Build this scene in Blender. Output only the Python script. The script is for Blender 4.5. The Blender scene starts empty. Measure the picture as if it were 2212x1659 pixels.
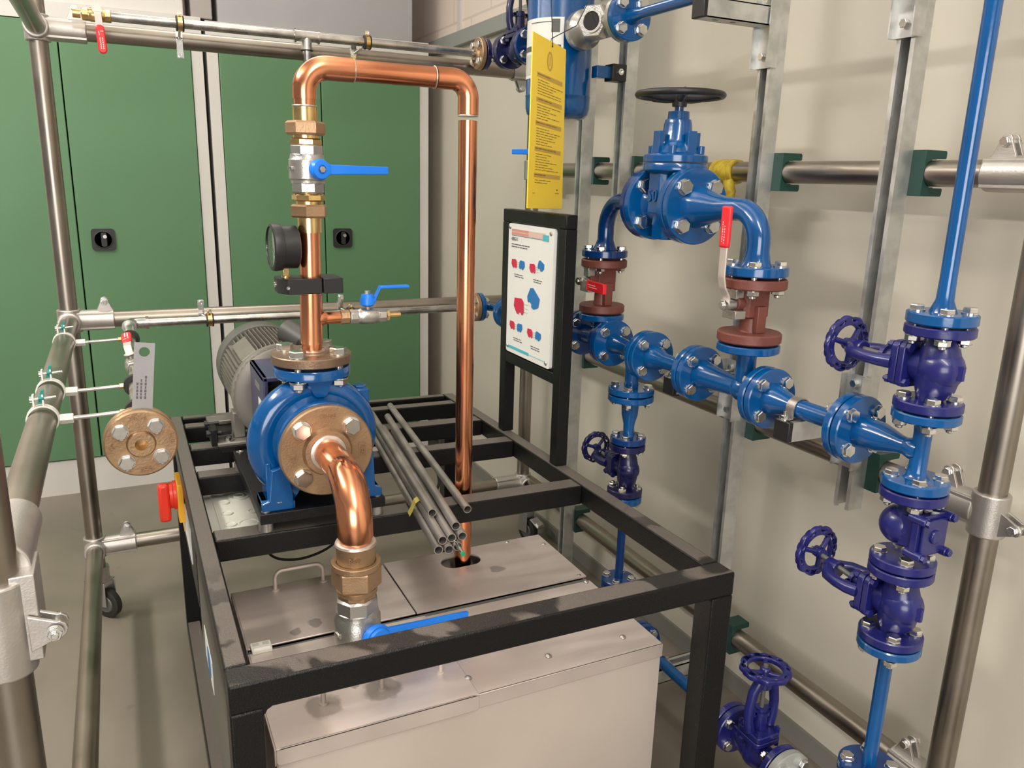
import bpy, bmesh, math, random
from mathutils import Vector, Matrix, Quaternion
from math import pi, sin, cos, radians as R_
random.seed(7)
S = bpy.context.scene
COL = S.collection

# ------------------------------------------------------------------ camera
cam_d = bpy.data.cameras.new('camera'); cam = bpy.data.objects.new('camera', cam_d); COL.objects.link(cam)
cam_d.sensor_width = 36; cam_d.lens = 1721.3 / 2212 * 36; cam_d.clip_start = .02; cam_d.clip_end = 60
_yaw, _pit, _rol = R_(26.22), R_(14.46), R_(1.6187)
_f = Vector((sin(_yaw)*cos(_pit), cos(_yaw)*cos(_pit), -sin(_pit))); _r = Vector((cos(_yaw), -sin(_yaw), 0)); _u = _r.cross(_f)
_r2 = _r*cos(_rol)+_u*sin(_rol); _u2 = -_r*sin(_rol)+_u*cos(_rol)
_m = Matrix((_r2, _u2, -_f)).transposed().to_4x4(); _m.translation = (0, 0, 1.48)
cam.matrix_world = _m
S.camera = cam
# ------------------------------------------------------------------ light
S.view_settings.view_transform = 'Standard'; S.view_settings.look = 'None'; S.view_settings.gamma = 1
S.view_settings.use_curve_mapping = False
S.view_settings.exposure = 0.0
w = bpy.data.worlds.new('hall'); S.world = w; w.use_nodes = True
w.node_tree.nodes['Background'].inputs['Color'].default_value = (1.0, .95, .88, 1)
w.node_tree.nodes['Background'].inputs['Strength'].default_value = .28

def area(name, loc, sx, sy, power, col=(1, .95, .87), aim=None):
    d = bpy.data.lights.new(name, 'AREA'); d.shape = 'RECTANGLE'; d.size = sx; d.size_y = sy; d.energy = power; d.color = col
    o = bpy.data.objects.new(name, d); COL.objects.link(o); o.location = loc
    if aim: o.rotation_euler = (Vector(aim)-Vector(loc)).to_track_quat('-Z', 'Y').to_euler()
    return o
area('ceiling_strip_light', (-1.5, 2.1, 3.05), .22, 1.5, 84)
area('ceiling_strip_light', (.2, -1.0, 3.05), .22, 2.4, 60)
area('rear_fill_light', (-1.3, -2.7, 1.5), 2.4, 1.8, 112, (1, .97, .93), aim=(.9, 1.1, .6))  # added soft fill behind the camera, brightens tank front and lower wall
area('ceiling_strip_light', (-.3, 3.3, 3.05), 2.4, .22, 16)
for _x, _y, _p in ((-1.4, 2.0, 42), (.3, -.8, 36), (.5, 2.4, 26)):
    area('ceiling_bounce_fill', (_x, _y, 3.0), .3, 3.0, _p, aim=(_x, _y+.001, 4))  # added fills aimed upward, they brighten the ceiling for soft bounce

# ------------------------------------------------------------------ materials
MATS = {}
def mat(name, c, rough=.5, metal=0., var=0., vscale=8., bump=0., bscale=200., c2=None, coat=0., rvar=0., stretch=None, spec=.5, detail=4):
    m = bpy.data.materials.new(name); m.use_nodes = True; nt = m.node_tree; N = nt.nodes; L = nt.links
    b = N['Principled BSDF']
    b.inputs['Base Color'].default_value = (*c, 1); b.inputs['Roughness'].default_value = rough; b.inputs['Metallic'].default_value = metal
    b.inputs['Coat Weight'].default_value = coat; b.inputs['Coat Roughness'].default_value = .08; b.inputs['Specular IOR Level'].default_value = spec
    tc = N.new('ShaderNodeTexCoord'); src = tc.outputs['Object']
    if stretch:
        mp = N.new('ShaderNodeMapping'); mp.inputs['Scale'].default_value = stretch; L.new(src, mp.inputs[0]); src = mp.outputs[0]
    nz = N.new('ShaderNodeTexNoise'); nz.inputs['Scale'].default_value = vscale; nz.inputs['Detail'].default_value = detail; L.new(src, nz.inputs['Vector'])
    if var or c2:
        mx = N.new('ShaderNodeMix'); mx.data_type = 'RGBA'
        d = c2 or tuple(x*(1-var) for x in c)
        mx.inputs['A'].default_value = (*d, 1); mx.inputs['B'].default_value = (*c, 1)
        rp = N.new('ShaderNodeValToRGB'); rp.color_ramp.elements[0].position = .38; rp.color_ramp.elements[1].position = .62
        L.new(nz.outputs['Fac'], rp.inputs[0]); L.new(rp.outputs['Color'], mx.inputs['Factor']); L.new(mx.outputs['Result'], b.inputs['Base Color'])
    if rvar:
        mr = N.new('ShaderNodeMapRange'); mr.inputs['From Min'].default_value = .35; mr.inputs['From Max'].default_value = .65
        mr.inputs['To Min'].default_value = rough-rvar; mr.inputs['To Max'].default_value = rough+rvar
        L.new(nz.outputs['Fac'], mr.inputs['Value']); L.new(mr.outputs['Result'], b.inputs['Roughness'])
    if bump:
        n2 = N.new('ShaderNodeTexNoise'); n2.inputs['Scale'].default_value = bscale; n2.inputs['Detail'].default_value = 2; L.new(tc.outputs['Object'], n2.inputs['Vector'])
        bp = N.new('ShaderNodeBump'); bp.inputs['Strength'].default_value = bump; bp.inputs['Distance'].default_value = .002
        L.new(n2.outputs['Fac'], bp.inputs['Height']); L.new(bp.outputs['Normal'], b.inputs['Normal'])
    MATS[name] = m; return m
STEEL = mat('brushed_steel_tube', (.36, .32, .275), .34, 1, var=.18, vscale=5, rvar=.06)
CLAMP = mat('cast_alloy', (.58, .55, .52), .42, .9, var=.1, vscale=20, bump=.15, bscale=300)
GALV = mat('galvanised_steel', (.68, .68, .66), .42, .85, c2=(.54, .55, .54), vscale=26, rvar=.08)
GPIPE = mat('galvanised_pipe', (.62, .60, .57), .27, 1, var=.3, vscale=14, rvar=.08)
ZINC = mat('zinc_plated_bolt', (.80, .80, .78), .2, 1, var=.12, vscale=60)
COPPER = mat('copper', (.84, .36, .19), .19, 1, c2=(.62, .24, .125), vscale=7, rvar=.07, stretch=(1, 1, .35))
SOLDER = mat('solder', (.75, .66, .58), .35, .9, var=.2, vscale=80)
BRONZE = mat('cast_bronze', (.42, .275, .16), .45, .75, c2=(.33, .21, .12), vscale=12, bump=.3, bscale=240)
BROWNB = mat('brown_bronze', (.27, .185, .125), .42, .7, c2=(.22, .15, .10), vscale=12, bump=.3, bscale=240)
BRASS = mat('brass', (.78, .56, .25), .24, 1, var=.2, vscale=30)
NICKEL = mat('nickel_plated_brass', (.50, .485, .455), .3, .85, var=.08, vscale=20, bump=.2, bscale=300)
BLUE = mat('blue_enamel', (.001, .074, .25), .17, 0, var=.15, vscale=9, bump=.12, bscale=70, coat=.35)
NAVY = mat('dark_blue_enamel', (.002, .033, .15), .2, 0, var=.15, vscale=9, coat=.35)
INDIGO = mat('indigo_enamel', (.011, .013, .125), .3, 0, var=.15, vscale=10, bump=.2, bscale=90, coat=.2)
DARKIND = mat('midnight_enamel', (.006, .007, .06), .32, 0, var=.15, vscale=10, coat=.2)
LEVER = mat('bright_blue_lever', (.01, .20, .82), .35, 0)
REDLEV = mat('red_vinyl_grip', (.72, .02, .03), .4, 0)
OXIDE = mat('red_oxide_primer', (.17, .05, .038), .48, 0, var=.18, vscale=16, bump=.25, bscale=160)
BLACK = mat('black_plastic', (.012, .012, .013), .42, 0)
RUBBER = mat('black_rubber', (.02, .018, .015), .6, 0)
GREENCL = mat('dark_green_plastic', (.006, .045, .035), .42, 0)
GREENWING = mat('green_nut', (.01, .22, .19), .4, 0)
STAIN = mat('satin_stainless', (.66, .575, .53), .5, .6, var=.10, vscale=4, rvar=.05, stretch=(1, 6, 1))
STAINW = mat('brushed_stainless_front', (.68, .60, .54), .5, .55, var=.06, vscale=3, rvar=.05)
PAPER = mat('white_print', (.72, .72, .68), .5)
GREYP = mat('pale_grey_plastic', (.52, .52, .46), .5)
WHITE = mat('white_plastic', (.75, .74, .70), .4)
YELLOW = mat('yellow_card', (1.0, .70, .05), .4)
YPL = mat('yellow_plastic', (.85, .42, .02), .4)
REDP = mat('red_plastic', (.70, .035, .015), .35)
PINK = mat('crimson_print', (.55, .02, .06), .5)
PBLUE = mat('blue_print', (.02, .16, .42), .5)
TEAL = mat('teal_print', (.08, .42, .50), .5)
SALMON = mat('salmon_print', (.60, .26, .22), .5)
INK = mat('grey_ink', (.10, .10, .10), .6)
TINK = mat('brown_ink', (.34, .23, .04), .6)
TBAND = mat('tan_print', (.60, .38, .07), .6)
TUBE = mat('mill_grey_tube', (.42, .39, .36), .45, .75, var=.25, vscale=10, rvar=.08)
BRIGHT = mat('bright_rod', (.75, .74, .70), .18, 1)
TAPE = mat('yellow_tape', (.48, .42, .08), .5)
ALU = mat('cast_aluminium_motor', (.26, .24, .21), .5, .6, var=.12, vscale=12)
COWL = mat('dark_fan_cowl', (.13, .13, .12), .5, .3)
GUARD = mat('violet_grey_enamel', (.045, .045, .11), .35, 0, coat=.2)
BGREY = mat('grey_blue_enamel', (.07, .075, .10), .35, 0, coat=.1)
GREEN = mat('green_lacquer', (.09, .195, .095), .45, 0, spec=.35, var=.06, vscale=2)
GREEND = mat('green_lacquer_bottle', (.058, .135, .058), .32, 0, var=.06, vscale=2)
LACQ = mat('light_grey_lacquer', (.54, .52, .49), .4, 0)
SHEET = mat('grey_sheet_steel', (.34, .34, .35), .42, .35, var=.08, vscale=2, bump=.0)
TRUNK = mat('grey_trunking', (.26, .27, .245), .5)
FORK = mat('caster_steel', (.5, .5, .5), .35, .9)
GLASS = mat('dark_glass', (.03, .03, .03), .05, 0, spec=.8)
PANE = mat('clear_window', (1, 1, 1), .02); PANE.node_tree.nodes['Principled BSDF'].inputs['Transmission Weight'].default_value = 1
YSTRAP = mat('yellow_strap', (.55, .40, .03), .6, 0, c2=(.38, .27, .02), vscale=60)
IRON = mat('pale_cast_zinc', (.50, .51, .50), .5, .6, var=.15, vscale=25, bump=.3, bscale=120)

def floor_mat():
    m = mat('concrete_floor', (.20, .172, .138), .42, 0, c2=(.15, .13, .103), vscale=2.2, rvar=.08, bump=.03, bscale=40, detail=8)
    nt = m.node_tree; N = nt.nodes; L = nt.links; b = N['Principled BSDF']; old = b.inputs['Base Color'].links[0].from_socket
    tc = N.new('ShaderNodeTexCoord'); v = N.new('ShaderNodeTexNoise'); v.inputs['Scale'].default_value = 11; v.inputs['Detail'].default_value = 2
    L.new(tc.outputs['Object'], v.inputs['Vector']); r = N.new('ShaderNodeValToRGB'); r.color_ramp.elements[0].position = .70; r.color_ramp.elements[1].position = .76
    L.new(v.outputs['Fac'], r.inputs[0]); mx = N.new('ShaderNodeMix'); mx.data_type = 'RGBA'; mx.inputs['B'].default_value = (.12, .105, .09, 1)
    mm = N.new('ShaderNodeMath'); mm.operation = 'MULTIPLY'; mm.inputs[1].default_value = .55; L.new(r.outputs['Color'], mm.inputs[0])
    L.new(mm.outputs[0], mx.inputs['Factor']); L.new(old, mx.inputs['A']); L.new(mx.outputs['Result'], b.inputs['Base Color']); return m
FLOOR = floor_mat()
def wet_marks(m, pts, c):
    # dried drip rings on the tank top at their own places
    nt = m.node_tree; N = nt.nodes; L = nt.links; b = N['Principled BSDF']; old = b.inputs['Base Color'].links[0].from_socket
    g = N.new('ShaderNodeNewGeometry'); nz = N.new('ShaderNodeTexNoise'); nz.inputs['Scale'].default_value = 30; L.new(g.outputs['Position'], nz.inputs['Vector'])
    ms = N.new('ShaderNodeVectorMath'); ms.operation = 'SCALE'; ms.inputs['Scale'].default_value = .035; L.new(nz.outputs['Color'], ms.inputs[0])
    ad = N.new('ShaderNodeVectorMath'); ad.operation = 'ADD'; L.new(g.outputs['Position'], ad.inputs[0]); L.new(ms.outputs[0], ad.inputs[1])
    prev = None
    for x, y, r in pts:
        d = N.new('ShaderNodeVectorMath'); d.operation = 'DISTANCE'; L.new(ad.outputs[0], d.inputs[0]); d.inputs[1].default_value = (x+.0175, y+.0175, .56)
        mr = N.new('ShaderNodeMapRange'); mr.inputs['From Min'].default_value = r*1.15; mr.inputs['From Max'].default_value = r*.9; L.new(d.outputs['Value'], mr.inputs['Value'])
        if prev is None: prev = mr.outputs['Result']
        else:
            mx = N.new('ShaderNodeMath'); mx.operation = 'MAXIMUM'; L.new(prev, mx.inputs[0]); L.new(mr.outputs['Result'], mx.inputs[1]); prev = mx.outputs[0]
    mm = N.new('ShaderNodeMath'); mm.operation = 'MULTIPLY'; mm.inputs[1].default_value = .55; L.new(prev, mm.inputs[0])
    mx = N.new('ShaderNodeMix'); mx.data_type = 'RGBA'; mx.inputs['B'].default_value = (*c, 1); L.new(mm.outputs[0], mx.inputs['Factor']); L.new(old, mx.inputs['A']); L.new(mx.outputs['Result'], b.inputs['Base Color'])
wet_marks(STAIN, ((.263, 1.268, .030), (.373, 1.272, .034), (.770, 1.622, .021), (.307, 1.550, .014), (.262, 1.534, .012), (.33, 1.31, .012)), (.16, .135, .11))

def wall_mat():
    # smooth cream render below the trunking, whitewashed brick above it
    m = bpy.data.materials.new('painted_wall'); m.use_nodes = True; nt = m.node_tree; N = nt.nodes; L = nt.links; b = N['Principled BSDF']; b.inputs['Roughness'].default_value = .62
    tc = N.new('ShaderNodeTexCoord'); sp = N.new('ShaderNodeSeparateXYZ'); L.new(tc.outputs['Object'], sp.inputs[0])
    cb = N.new('ShaderNodeCombineXYZ'); L.new(sp.outputs['Y'], cb.inputs['X']); L.new(sp.outputs['Z'], cb.inputs['Y'])
    bk = N.new('ShaderNodeTexBrick'); bk.inputs['Scale'].default_value = 1; bk.inputs['Brick Width'].default_value = .44; bk.inputs['Row Height'].default_value = .22; bk.inputs['Mortar Size'].default_value = .006
    bk.inputs['Color1'].default_value = (.70, .60, .53, 1); bk.inputs['Color2'].default_value = (.68, .58, .51, 1); bk.inputs['Mortar'].default_value = (.58, .49, .43, 1)
    L.new(cb.outputs[0], bk.inputs['Vector'])
    nz = N.new('ShaderNodeTexNoise'); nz.inputs['Scale'].default_value = 1.6; L.new(tc.outputs['Object'], nz.inputs['Vector'])
    mx0 = N.new('ShaderNodeMix'); mx0.data_type = 'RGBA'; mx0.inputs['A'].default_value = (.555, .515, .435, 1); mx0.inputs['B'].default_value = (.60, .555, .47, 1); L.new(nz.outputs['Fac'], mx0.inputs['Factor'])
    gt = N.new('ShaderNodeMath'); gt.operation = 'GREATER_THAN'; gt.inputs[1].default_value = 2.12; L.new(sp.outputs['Z'], gt.inputs[0])
    mx = N.new('ShaderNodeMix'); mx.data_type = 'RGBA'; L.new(gt.outputs[0], mx.inputs['Factor']); L.new(mx0.outputs['Result'], mx.inputs['A']); L.new(bk.outputs['Color'], mx.inputs['B'])
    L.new(mx.outputs['Result'], b.inputs['Base Color'])
    n3 = N.new('ShaderNodeTexNoise'); n3.inputs['Scale'].default_value = 60; L.new(tc.outputs['Object'], n3.inputs['Vector'])
    bp = N.new('ShaderNodeBump'); bp.inputs['Strength'].default_value = .06; L.new(n3.outputs['Fac'], bp.inputs['Height']); L.new(bp.outputs['Normal'], b.inputs['Normal']); return m
WALL = wall_mat()

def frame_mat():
    # black powder coat with dust and ceiling sheen painted pale on what lies flat, wiped away in patches
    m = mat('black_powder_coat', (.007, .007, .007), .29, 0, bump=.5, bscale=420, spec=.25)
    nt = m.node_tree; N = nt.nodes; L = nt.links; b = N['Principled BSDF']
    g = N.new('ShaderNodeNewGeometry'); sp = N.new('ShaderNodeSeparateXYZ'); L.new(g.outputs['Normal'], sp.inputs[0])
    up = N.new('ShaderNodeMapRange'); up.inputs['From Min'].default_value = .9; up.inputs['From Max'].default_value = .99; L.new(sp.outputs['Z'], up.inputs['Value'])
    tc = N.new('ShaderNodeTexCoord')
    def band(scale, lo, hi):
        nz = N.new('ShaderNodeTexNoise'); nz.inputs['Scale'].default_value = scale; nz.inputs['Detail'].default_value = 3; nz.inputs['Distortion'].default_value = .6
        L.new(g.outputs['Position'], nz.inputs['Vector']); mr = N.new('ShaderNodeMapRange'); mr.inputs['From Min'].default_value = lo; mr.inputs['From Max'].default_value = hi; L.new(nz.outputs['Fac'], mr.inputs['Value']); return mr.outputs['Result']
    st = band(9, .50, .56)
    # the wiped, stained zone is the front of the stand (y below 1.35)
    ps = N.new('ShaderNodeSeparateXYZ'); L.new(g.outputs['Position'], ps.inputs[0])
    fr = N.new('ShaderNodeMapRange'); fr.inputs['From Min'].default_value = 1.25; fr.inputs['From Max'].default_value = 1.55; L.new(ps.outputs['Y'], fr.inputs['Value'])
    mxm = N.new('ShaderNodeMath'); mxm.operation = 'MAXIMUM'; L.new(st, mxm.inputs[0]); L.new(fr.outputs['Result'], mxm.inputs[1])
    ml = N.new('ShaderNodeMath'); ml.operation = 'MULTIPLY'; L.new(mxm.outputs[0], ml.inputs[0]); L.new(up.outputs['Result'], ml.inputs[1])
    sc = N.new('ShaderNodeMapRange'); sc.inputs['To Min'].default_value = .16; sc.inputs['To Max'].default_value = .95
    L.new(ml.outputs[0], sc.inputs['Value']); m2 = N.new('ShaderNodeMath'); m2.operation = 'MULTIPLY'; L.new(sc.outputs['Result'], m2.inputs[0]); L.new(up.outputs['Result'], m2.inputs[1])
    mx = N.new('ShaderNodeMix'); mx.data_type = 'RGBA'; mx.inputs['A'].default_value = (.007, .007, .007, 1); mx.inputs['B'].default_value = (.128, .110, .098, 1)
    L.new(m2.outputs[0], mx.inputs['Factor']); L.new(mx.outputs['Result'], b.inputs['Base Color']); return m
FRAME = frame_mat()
POWDER = mat('black_powder_coat_panel', (.008, .008, .008), .36, 0, bump=.4, bscale=380, spec=.25)

# ------------------------------------------------------------------ mesh builder
def V(*a): return Vector(a)
X, Y, Z = V(1, 0, 0), V(0, 1, 0), V(0, 0, 1)
def basis(ax):
    ax = Vector(ax).normalized()
    t = Z if abs(ax.z) < .9 else X
    a = t.cross(ax).normalized(); return ax, a, ax.cross(a)
class M:
    def __init__(s): s.v = []; s.f = []
    def add(s, vs, fs):
        o = len(s.v); s.v += [Vector(q) for q in vs]; s.f += [tuple(i+o for i in f) for f in fs]; return s
    def lathe(s, p, ax, prof, n=32, ph=0., loop=False, sx=1., sy=1., ref=None):
        ax, a, b = basis(ax); p = Vector(p)
        if ref: a = (Vector(ref)-ax*ax.dot(Vector(ref))).normalized(); b = ax.cross(a)
        vs = []; rings = []
        for t, r in prof:
            if r < 1e-6: rings.append([len(vs)]); vs.append(p+ax*t)
            else:
                rings.append(list(range(len(vs), len(vs)+n)))
                vs += [p+ax*t+(a*(cos(2*pi*i/n+ph)*sx)+b*(sin(2*pi*i/n+ph)*sy))*r for i in range(n)]
        fs = []
        seq = list(zip(rings, rings[1:]))
        if loop: seq.append((rings[-1], rings[0]))
        for A, B in seq:
            for i in range(n):
                j = (i+1) % n
                if len(A) == 1 and len(B) == 1: continue
                if len(A) == 1: fs.append((A[0], B[j], B[i]))
                elif len(B) == 1: fs.append((A[i], A[j], B[0]))
                else: fs.append((A[i], A[j], B[j], B[i]))
        if not loop:
            if len(rings[0]) > 1: fs.append(tuple(reversed(rings[0])))
            if len(rings[-1]) > 1: fs.append(tuple(rings[-1]))
        return s.add(vs, fs)
    def cyl(s, a, b, r, r2=None, n=24, ch=0.):
        a, b = Vector(a), Vector(b); L = (b-a).length; r2 = r if r2 is None else r2
        pr = [(0, r), (L, r2)] if not ch else [(0, r-ch), (ch, r), (L-ch, r2), (L, r2-ch)]
        return s.lathe(a, b-a, pr, n)
    def hex(s, a, b, af, n=6, ph=0., ref=None):
        a, b = Vector(a), Vector(b); L = (b-a).length; r = af/2/cos(pi/n); c = min(.06*af, L*.2)
        return s.lathe(a, b-a, [(0, r-c), (c, r), (L-c, r), (L, r-c)], n, ph, ref=ref)
    def ring(s, p, ax, ri, ro, t, n=32, ch=.0):
        c = ch
        return s.lathe(p, ax, [(0, ri), (0, ro-c), (c, ro), (t-c, ro), (t, ro-c), (t, ri)], n, loop=True)
    def sphere(s, p, r, n=20, sz=(1, 1, 1)):
        m = n//2; vs = []; fs = []
        o = M().lathe((0, 0, 0), Z, [(-cos(pi*i/m), 0 if i in (0, m) else sin(pi*i/m)) for i in range(m+1)], n)
        return s.add([Vector(p)+Vector((q.x*sz[0]*r, q.y*sz[1]*r, q.z*sz[2]*r)) for q in o.v], o.f)
    def tube(s, pts, r, n=16, caps=True, hollow=0., closed=False):
        pts = [Vector(q) for q in pts]; k = len(pts); rs = r if isinstance(r, (list, tuple)) else [r]*k
        vs = []; T = []
        for i in range(k):
            if closed: d = pts[(i+1) % k]-pts[i-1]
            else: d = pts[min(i+1, k-1)]-pts[max(i-1, 0)]
            T.append(d.normalized())
        _, a, _b = basis(T[0]); fr = []
        for i in range(k):
            if i:
                q = T[i-1].rotation_difference(T[i]); a = q @ a
            a = (a-T[i]*a.dot(T[i])).normalized(); b = T[i].cross(a); fr.append((a, b))
            for j in range(n): vs.append(pts[i]+(a*cos(2*pi*j/n)+b*sin(2*pi*j/n))*rs[i])
        fs = []
        for i in range(k if closed else k-1):
            ii = (i+1) % k
            for j in range(n): jj = (j+1) % n; fs.append((i*n+j, i*n+jj, ii*n+jj, ii*n+j))
        if not closed and caps and not hollow: fs += [tuple(reversed(range(n))), tuple(range((k-1)*n, k*n))]
        s.add(vs, fs)
        if hollow:
            o = len(s.v)-k*n; inn = [vs[i*n+j]+(pts[i]-vs[i*n+j]).normalized()*hollow for i in range(k) for j in range(n)]
            q = len(s.v); s.v += inn
            for i in range(k-1):
                for j in range(n): jj = (j+1) % n; s.f.append((q+i*n+jj, q+i*n+j, q+(i+1)*n+j, q+(i+1)*n+jj))
            for j in range(n):
                jj = (j+1) % n
                s.f.append((o+jj, o+j, q+j, q+jj)); e = (k-1)*n; s.f.append((o+e+j, o+e+jj, q+e+jj, q+e+j))
        return s
    def box(s, c, d, ax=None):
        c = Vector(c); a, b, e = ax or (X, Y, Z); hx, hy, hz = d[0]/2, d[1]/2, d[2]/2
        vs = [c+a*(i*hx)+b*(j*hy)+e*(k*hz) for k in (-1, 1) for j in (-1, 1) for i in (-1, 1)]
        return s.add(vs, [(0, 2, 3, 1), (4, 5, 7, 6), (0, 1, 5, 4), (2, 6, 7, 3), (0, 4, 6, 2), (1, 3, 7, 5)])
    def b2(s, lo, hi): lo, hi = Vector(lo), Vector(hi); return s.box((lo+hi)/2, hi-lo)
    def prism(s, poly, o, ex, ey, h):
        o, ex, ey = Vector(o), Vector(ex), Vector(ey); ez = ex.cross(ey).normalized()
        n = len(poly)
        if sum(poly[i][0]*poly[(i+1) % n][1]-poly[(i+1) % n][0]*poly[i][1] for i in range(n)) < 0: poly = poly[::-1]
        lo = [o+ex*p[0]+ey*p[1] for p in poly]; hi = [q+ez*h for q in lo]
        fs = [tuple(reversed(range(n))), tuple(range(n, 2*n))]+[(i, (i+1) % n, n+(i+1) % n, n+i) for i in range(n)]
        return s.add(lo+hi, fs)
    def join(s, o): return s.add(o.v, o.f)

LOC = {}
def build(name, mt, m, parent=None, label=None, bevel=0., smooth=38, seg=2, mesh=None):
    vs = m.v; lo = Vector([min(q[i] for q in vs) for i in range(3)]); hi = Vector([max(q[i] for q in vs) for i in range(3)])
    c = (lo+hi)/2
    if parent is None: c.z = lo.z
    me = bpy.data.meshes.new(name); me.from_pydata([tuple(q-c) for q in vs], [], m.f); me.update()
    bm = bmesh.new(); bm.from_mesh(me); bmesh.ops.recalc_face_normals(bm, faces=bm.faces); bm.to_mesh(me); bm.free()
    if smooth:
        me.polygons.foreach_set('use_smooth', [True]*len(me.polygons))
        me.set_sharp_from_angle(angle=R_(smooth))
    me.materials.append(mt)
    return link(name, me, c, parent, label, bevel, seg)
def link(name, me, c, parent=None, label=None, bevel=0., seg=2, rot=None):
    o = bpy.data.objects.new(name, me); COL.objects.link(o); c = Vector(c)
    LOC[o.name] = c
    if parent is not None: o.parent = parent; o.location = c-LOC[parent.name]
    else: o.location = c
    if rot is not None: o.rotation_mode = 'QUATERNION'; o.rotation_quaternion = rot
    if label: o['label'] = label
    if bevel:
        b = o.modifiers.new('edge', 'BEVEL'); b.width = bevel; b.segments = seg; b.limit_method = 'ANGLE'; b.angle_limit = R_(40); b.harden_normals = False
    return o
def tag(o, label, cat, group=None):
    o['label'] = label; o['category'] = cat
    if group: o['group'] = group
    return o
def thing(name, loc, label, cat, group=None):
    o = bpy.data.objects.new(name, None); COL.objects.link(o); o.location = loc; o.empty_display_size = .05
    LOC[o.name] = Vector(loc); return tag(o, label, cat, group)
def struct(o): o['kind'] = 'structure'; return o

def arc(p, d1, d2, rad, k=8):
    # quarter bend about corner p, arriving along d1, leaving along d2
    p, d1, d2 = Vector(p), Vector(d1).normalized(), Vector(d2).normalized()
    c = p-d1*rad+d2*rad
    return [c-d2*(rad*cos(t))+d1*(rad*sin(t)) for t in [pi/2*i/k for i in range(k+1)]]

_C = {}
def curve_mesh(cu):
    o = bpy.data.objects.new('tmp', cu); me = bpy.data.meshes.new_from_object(o)
    bpy.data.objects.remove(o); bpy.data.curves.remove(cu); return me
def plate(outer, holes, th, o, ex, ey, bev=0.):
    cu = bpy.data.curves.new('tmp', 'CURVE'); cu.dimensions = '2D'; cu.fill_mode = 'BOTH'; cu.extrude = max(th/2-bev, .00005); cu.bevel_depth = bev; cu.bevel_resolution = 2
    if bev: cu.offset = -bev
    for pts in [outer]+holes:
        s = cu.splines.new('POLY'); s.points.add(len(pts)-1); s.use_cyclic_u = True
        for q, p in zip(s.points, pts): q.co = (p[0], p[1], 0, 1)
    me = curve_mesh(cu); o, ex, ey = Vector(o), Vector(ex), Vector(ey); ez = ex.cross(ey)
    m = M(); m.add([o+ex*v.co.x+ey*v.co.y+ez*v.co.z for v in me.vertices], [tuple(p.vertices) for p in me.polygons])
    bpy.data.meshes.remove(me); return m
def circ(cx, cy, r, n=24, a0=0., a1=2*pi, ry=None):
    full = abs(a1-a0-2*pi) < 1e-6; k = n if full else n-1
    return [(cx+r*cos(a0+(a1-a0)*i/k), cy+(ry or r)*sin(a0+(a1-a0)*i/k)) for i in range(n)]
def rrect(x0, y0, x1, y1, r, n=5):
    return [(cx+r*cos(a+pi/2*i/(n-1)), cy+r*sin(a+pi/2*i/(n-1))) for cx, cy, a in ((x1-r, y1-r, 0), (x0+r, y1-r, pi/2), (x0+r, y0+r, pi), (x1-r, y0+r, 1.5*pi)) for i in range(n)]
def text(body, size, o, ex, ey, mt, parent, th=.0006, name='lettering', label=None, bend=None):
    cu = bpy.data.curves.new('tmp', 'FONT'); cu.body = body; cu.size = size; cu.align_x = 'CENTER'; cu.align_y = 'CENTER'; cu.extrude = th/2; cu.resolution_u = 3
    me = curve_mesh(cu); o, ex, ey = Vector(o), Vector(ex), Vector(ey); ez = ex.cross(ey); m = M()
    m.add([o+ex*v.co.x+ey*v.co.y+ez*v.co.z for v in me.vertices], [tuple(p.vertices) for p in me.polygons])
    bpy.data.meshes.remove(me); return build(name, mt, m, parent, label, smooth=0)

# ------------------------------------------------------------------ fasteners
BM = {}
def bolt_mesh(d, L, kind, mt=None):
    mt = mt or ZINC; k = (round(d, 4), round(L, 4), kind, mt.name)
    if k not in BM:
        m = M(); h = d*.68; af = d*1.7
        ph = random.random()
        if kind == 'cap':
            m.lathe((0, 0, 0), Z, [(-.0, d*.9), (h, d*.9), (h, d*.5), (h*.4, d*.5), (h*.4, 0)], 16)
        else:
            m.cyl((0, 0, 0), (0, 0, d*.16), d*1.05, n=20).hex((0, 0, d*.16), (0, 0, h+d*.16), af, ph=ph)
        m.cyl((0, 0, -L), (0, 0, 0), d*.5, n=12)
        if kind in ('nut',):
            m.cyl((0, 0, -L), (0, 0, -L-d*.16), d*1.05, n=20).hex((0, 0, -L-d*.16), (0, 0, -L-d*.9), af, ph=ph+.3).cyl((0, 0, -L-d*.9), (0, 0, -L-d*1.35), d*.5, n=12, ch=d*.1)
        me = bpy.data.meshes.new('bolt'); me.from_pydata([tuple(q) for q in m.v], [], m.f); me.update()
        bm = bmesh.new(); bm.from_mesh(me); bmesh.ops.recalc_face_normals(bm, faces=bm.faces); bm.to_mesh(me); bm.free()
        me.polygons.foreach_set('use_smooth', [True]*len(me.polygons)); me.set_sharp_from_angle(angle=R_(38)); me.materials.append(mt); BM[k] = me
    return BM[k]
def bolt(parent, p, d, size=.012, L=.035, kind='nut', name='bolt', mt=None):
    return link(name, bolt_mesh(size, L, kind, mt), p, parent, rot=Vector(d).to_track_quat('Z', 'Y'))
def bolts(parent, c, ax, rbc, head, L, size=.012, kind='nut', n=4, ph=pi/4, ref=None):
    # heads on the +ax side, their seats `head` beyond c
    ax, a, b = basis(ax); c = Vector(c)
    if abs(ax.z) > .9: a, b = X, ax.cross(X)
    for i in range(n):
        t = ph+2*pi*i/n
        bolt(parent, c+ax*head+(a*cos(t)+b*sin(t))*rbc, ax, size, L, kind)
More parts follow.
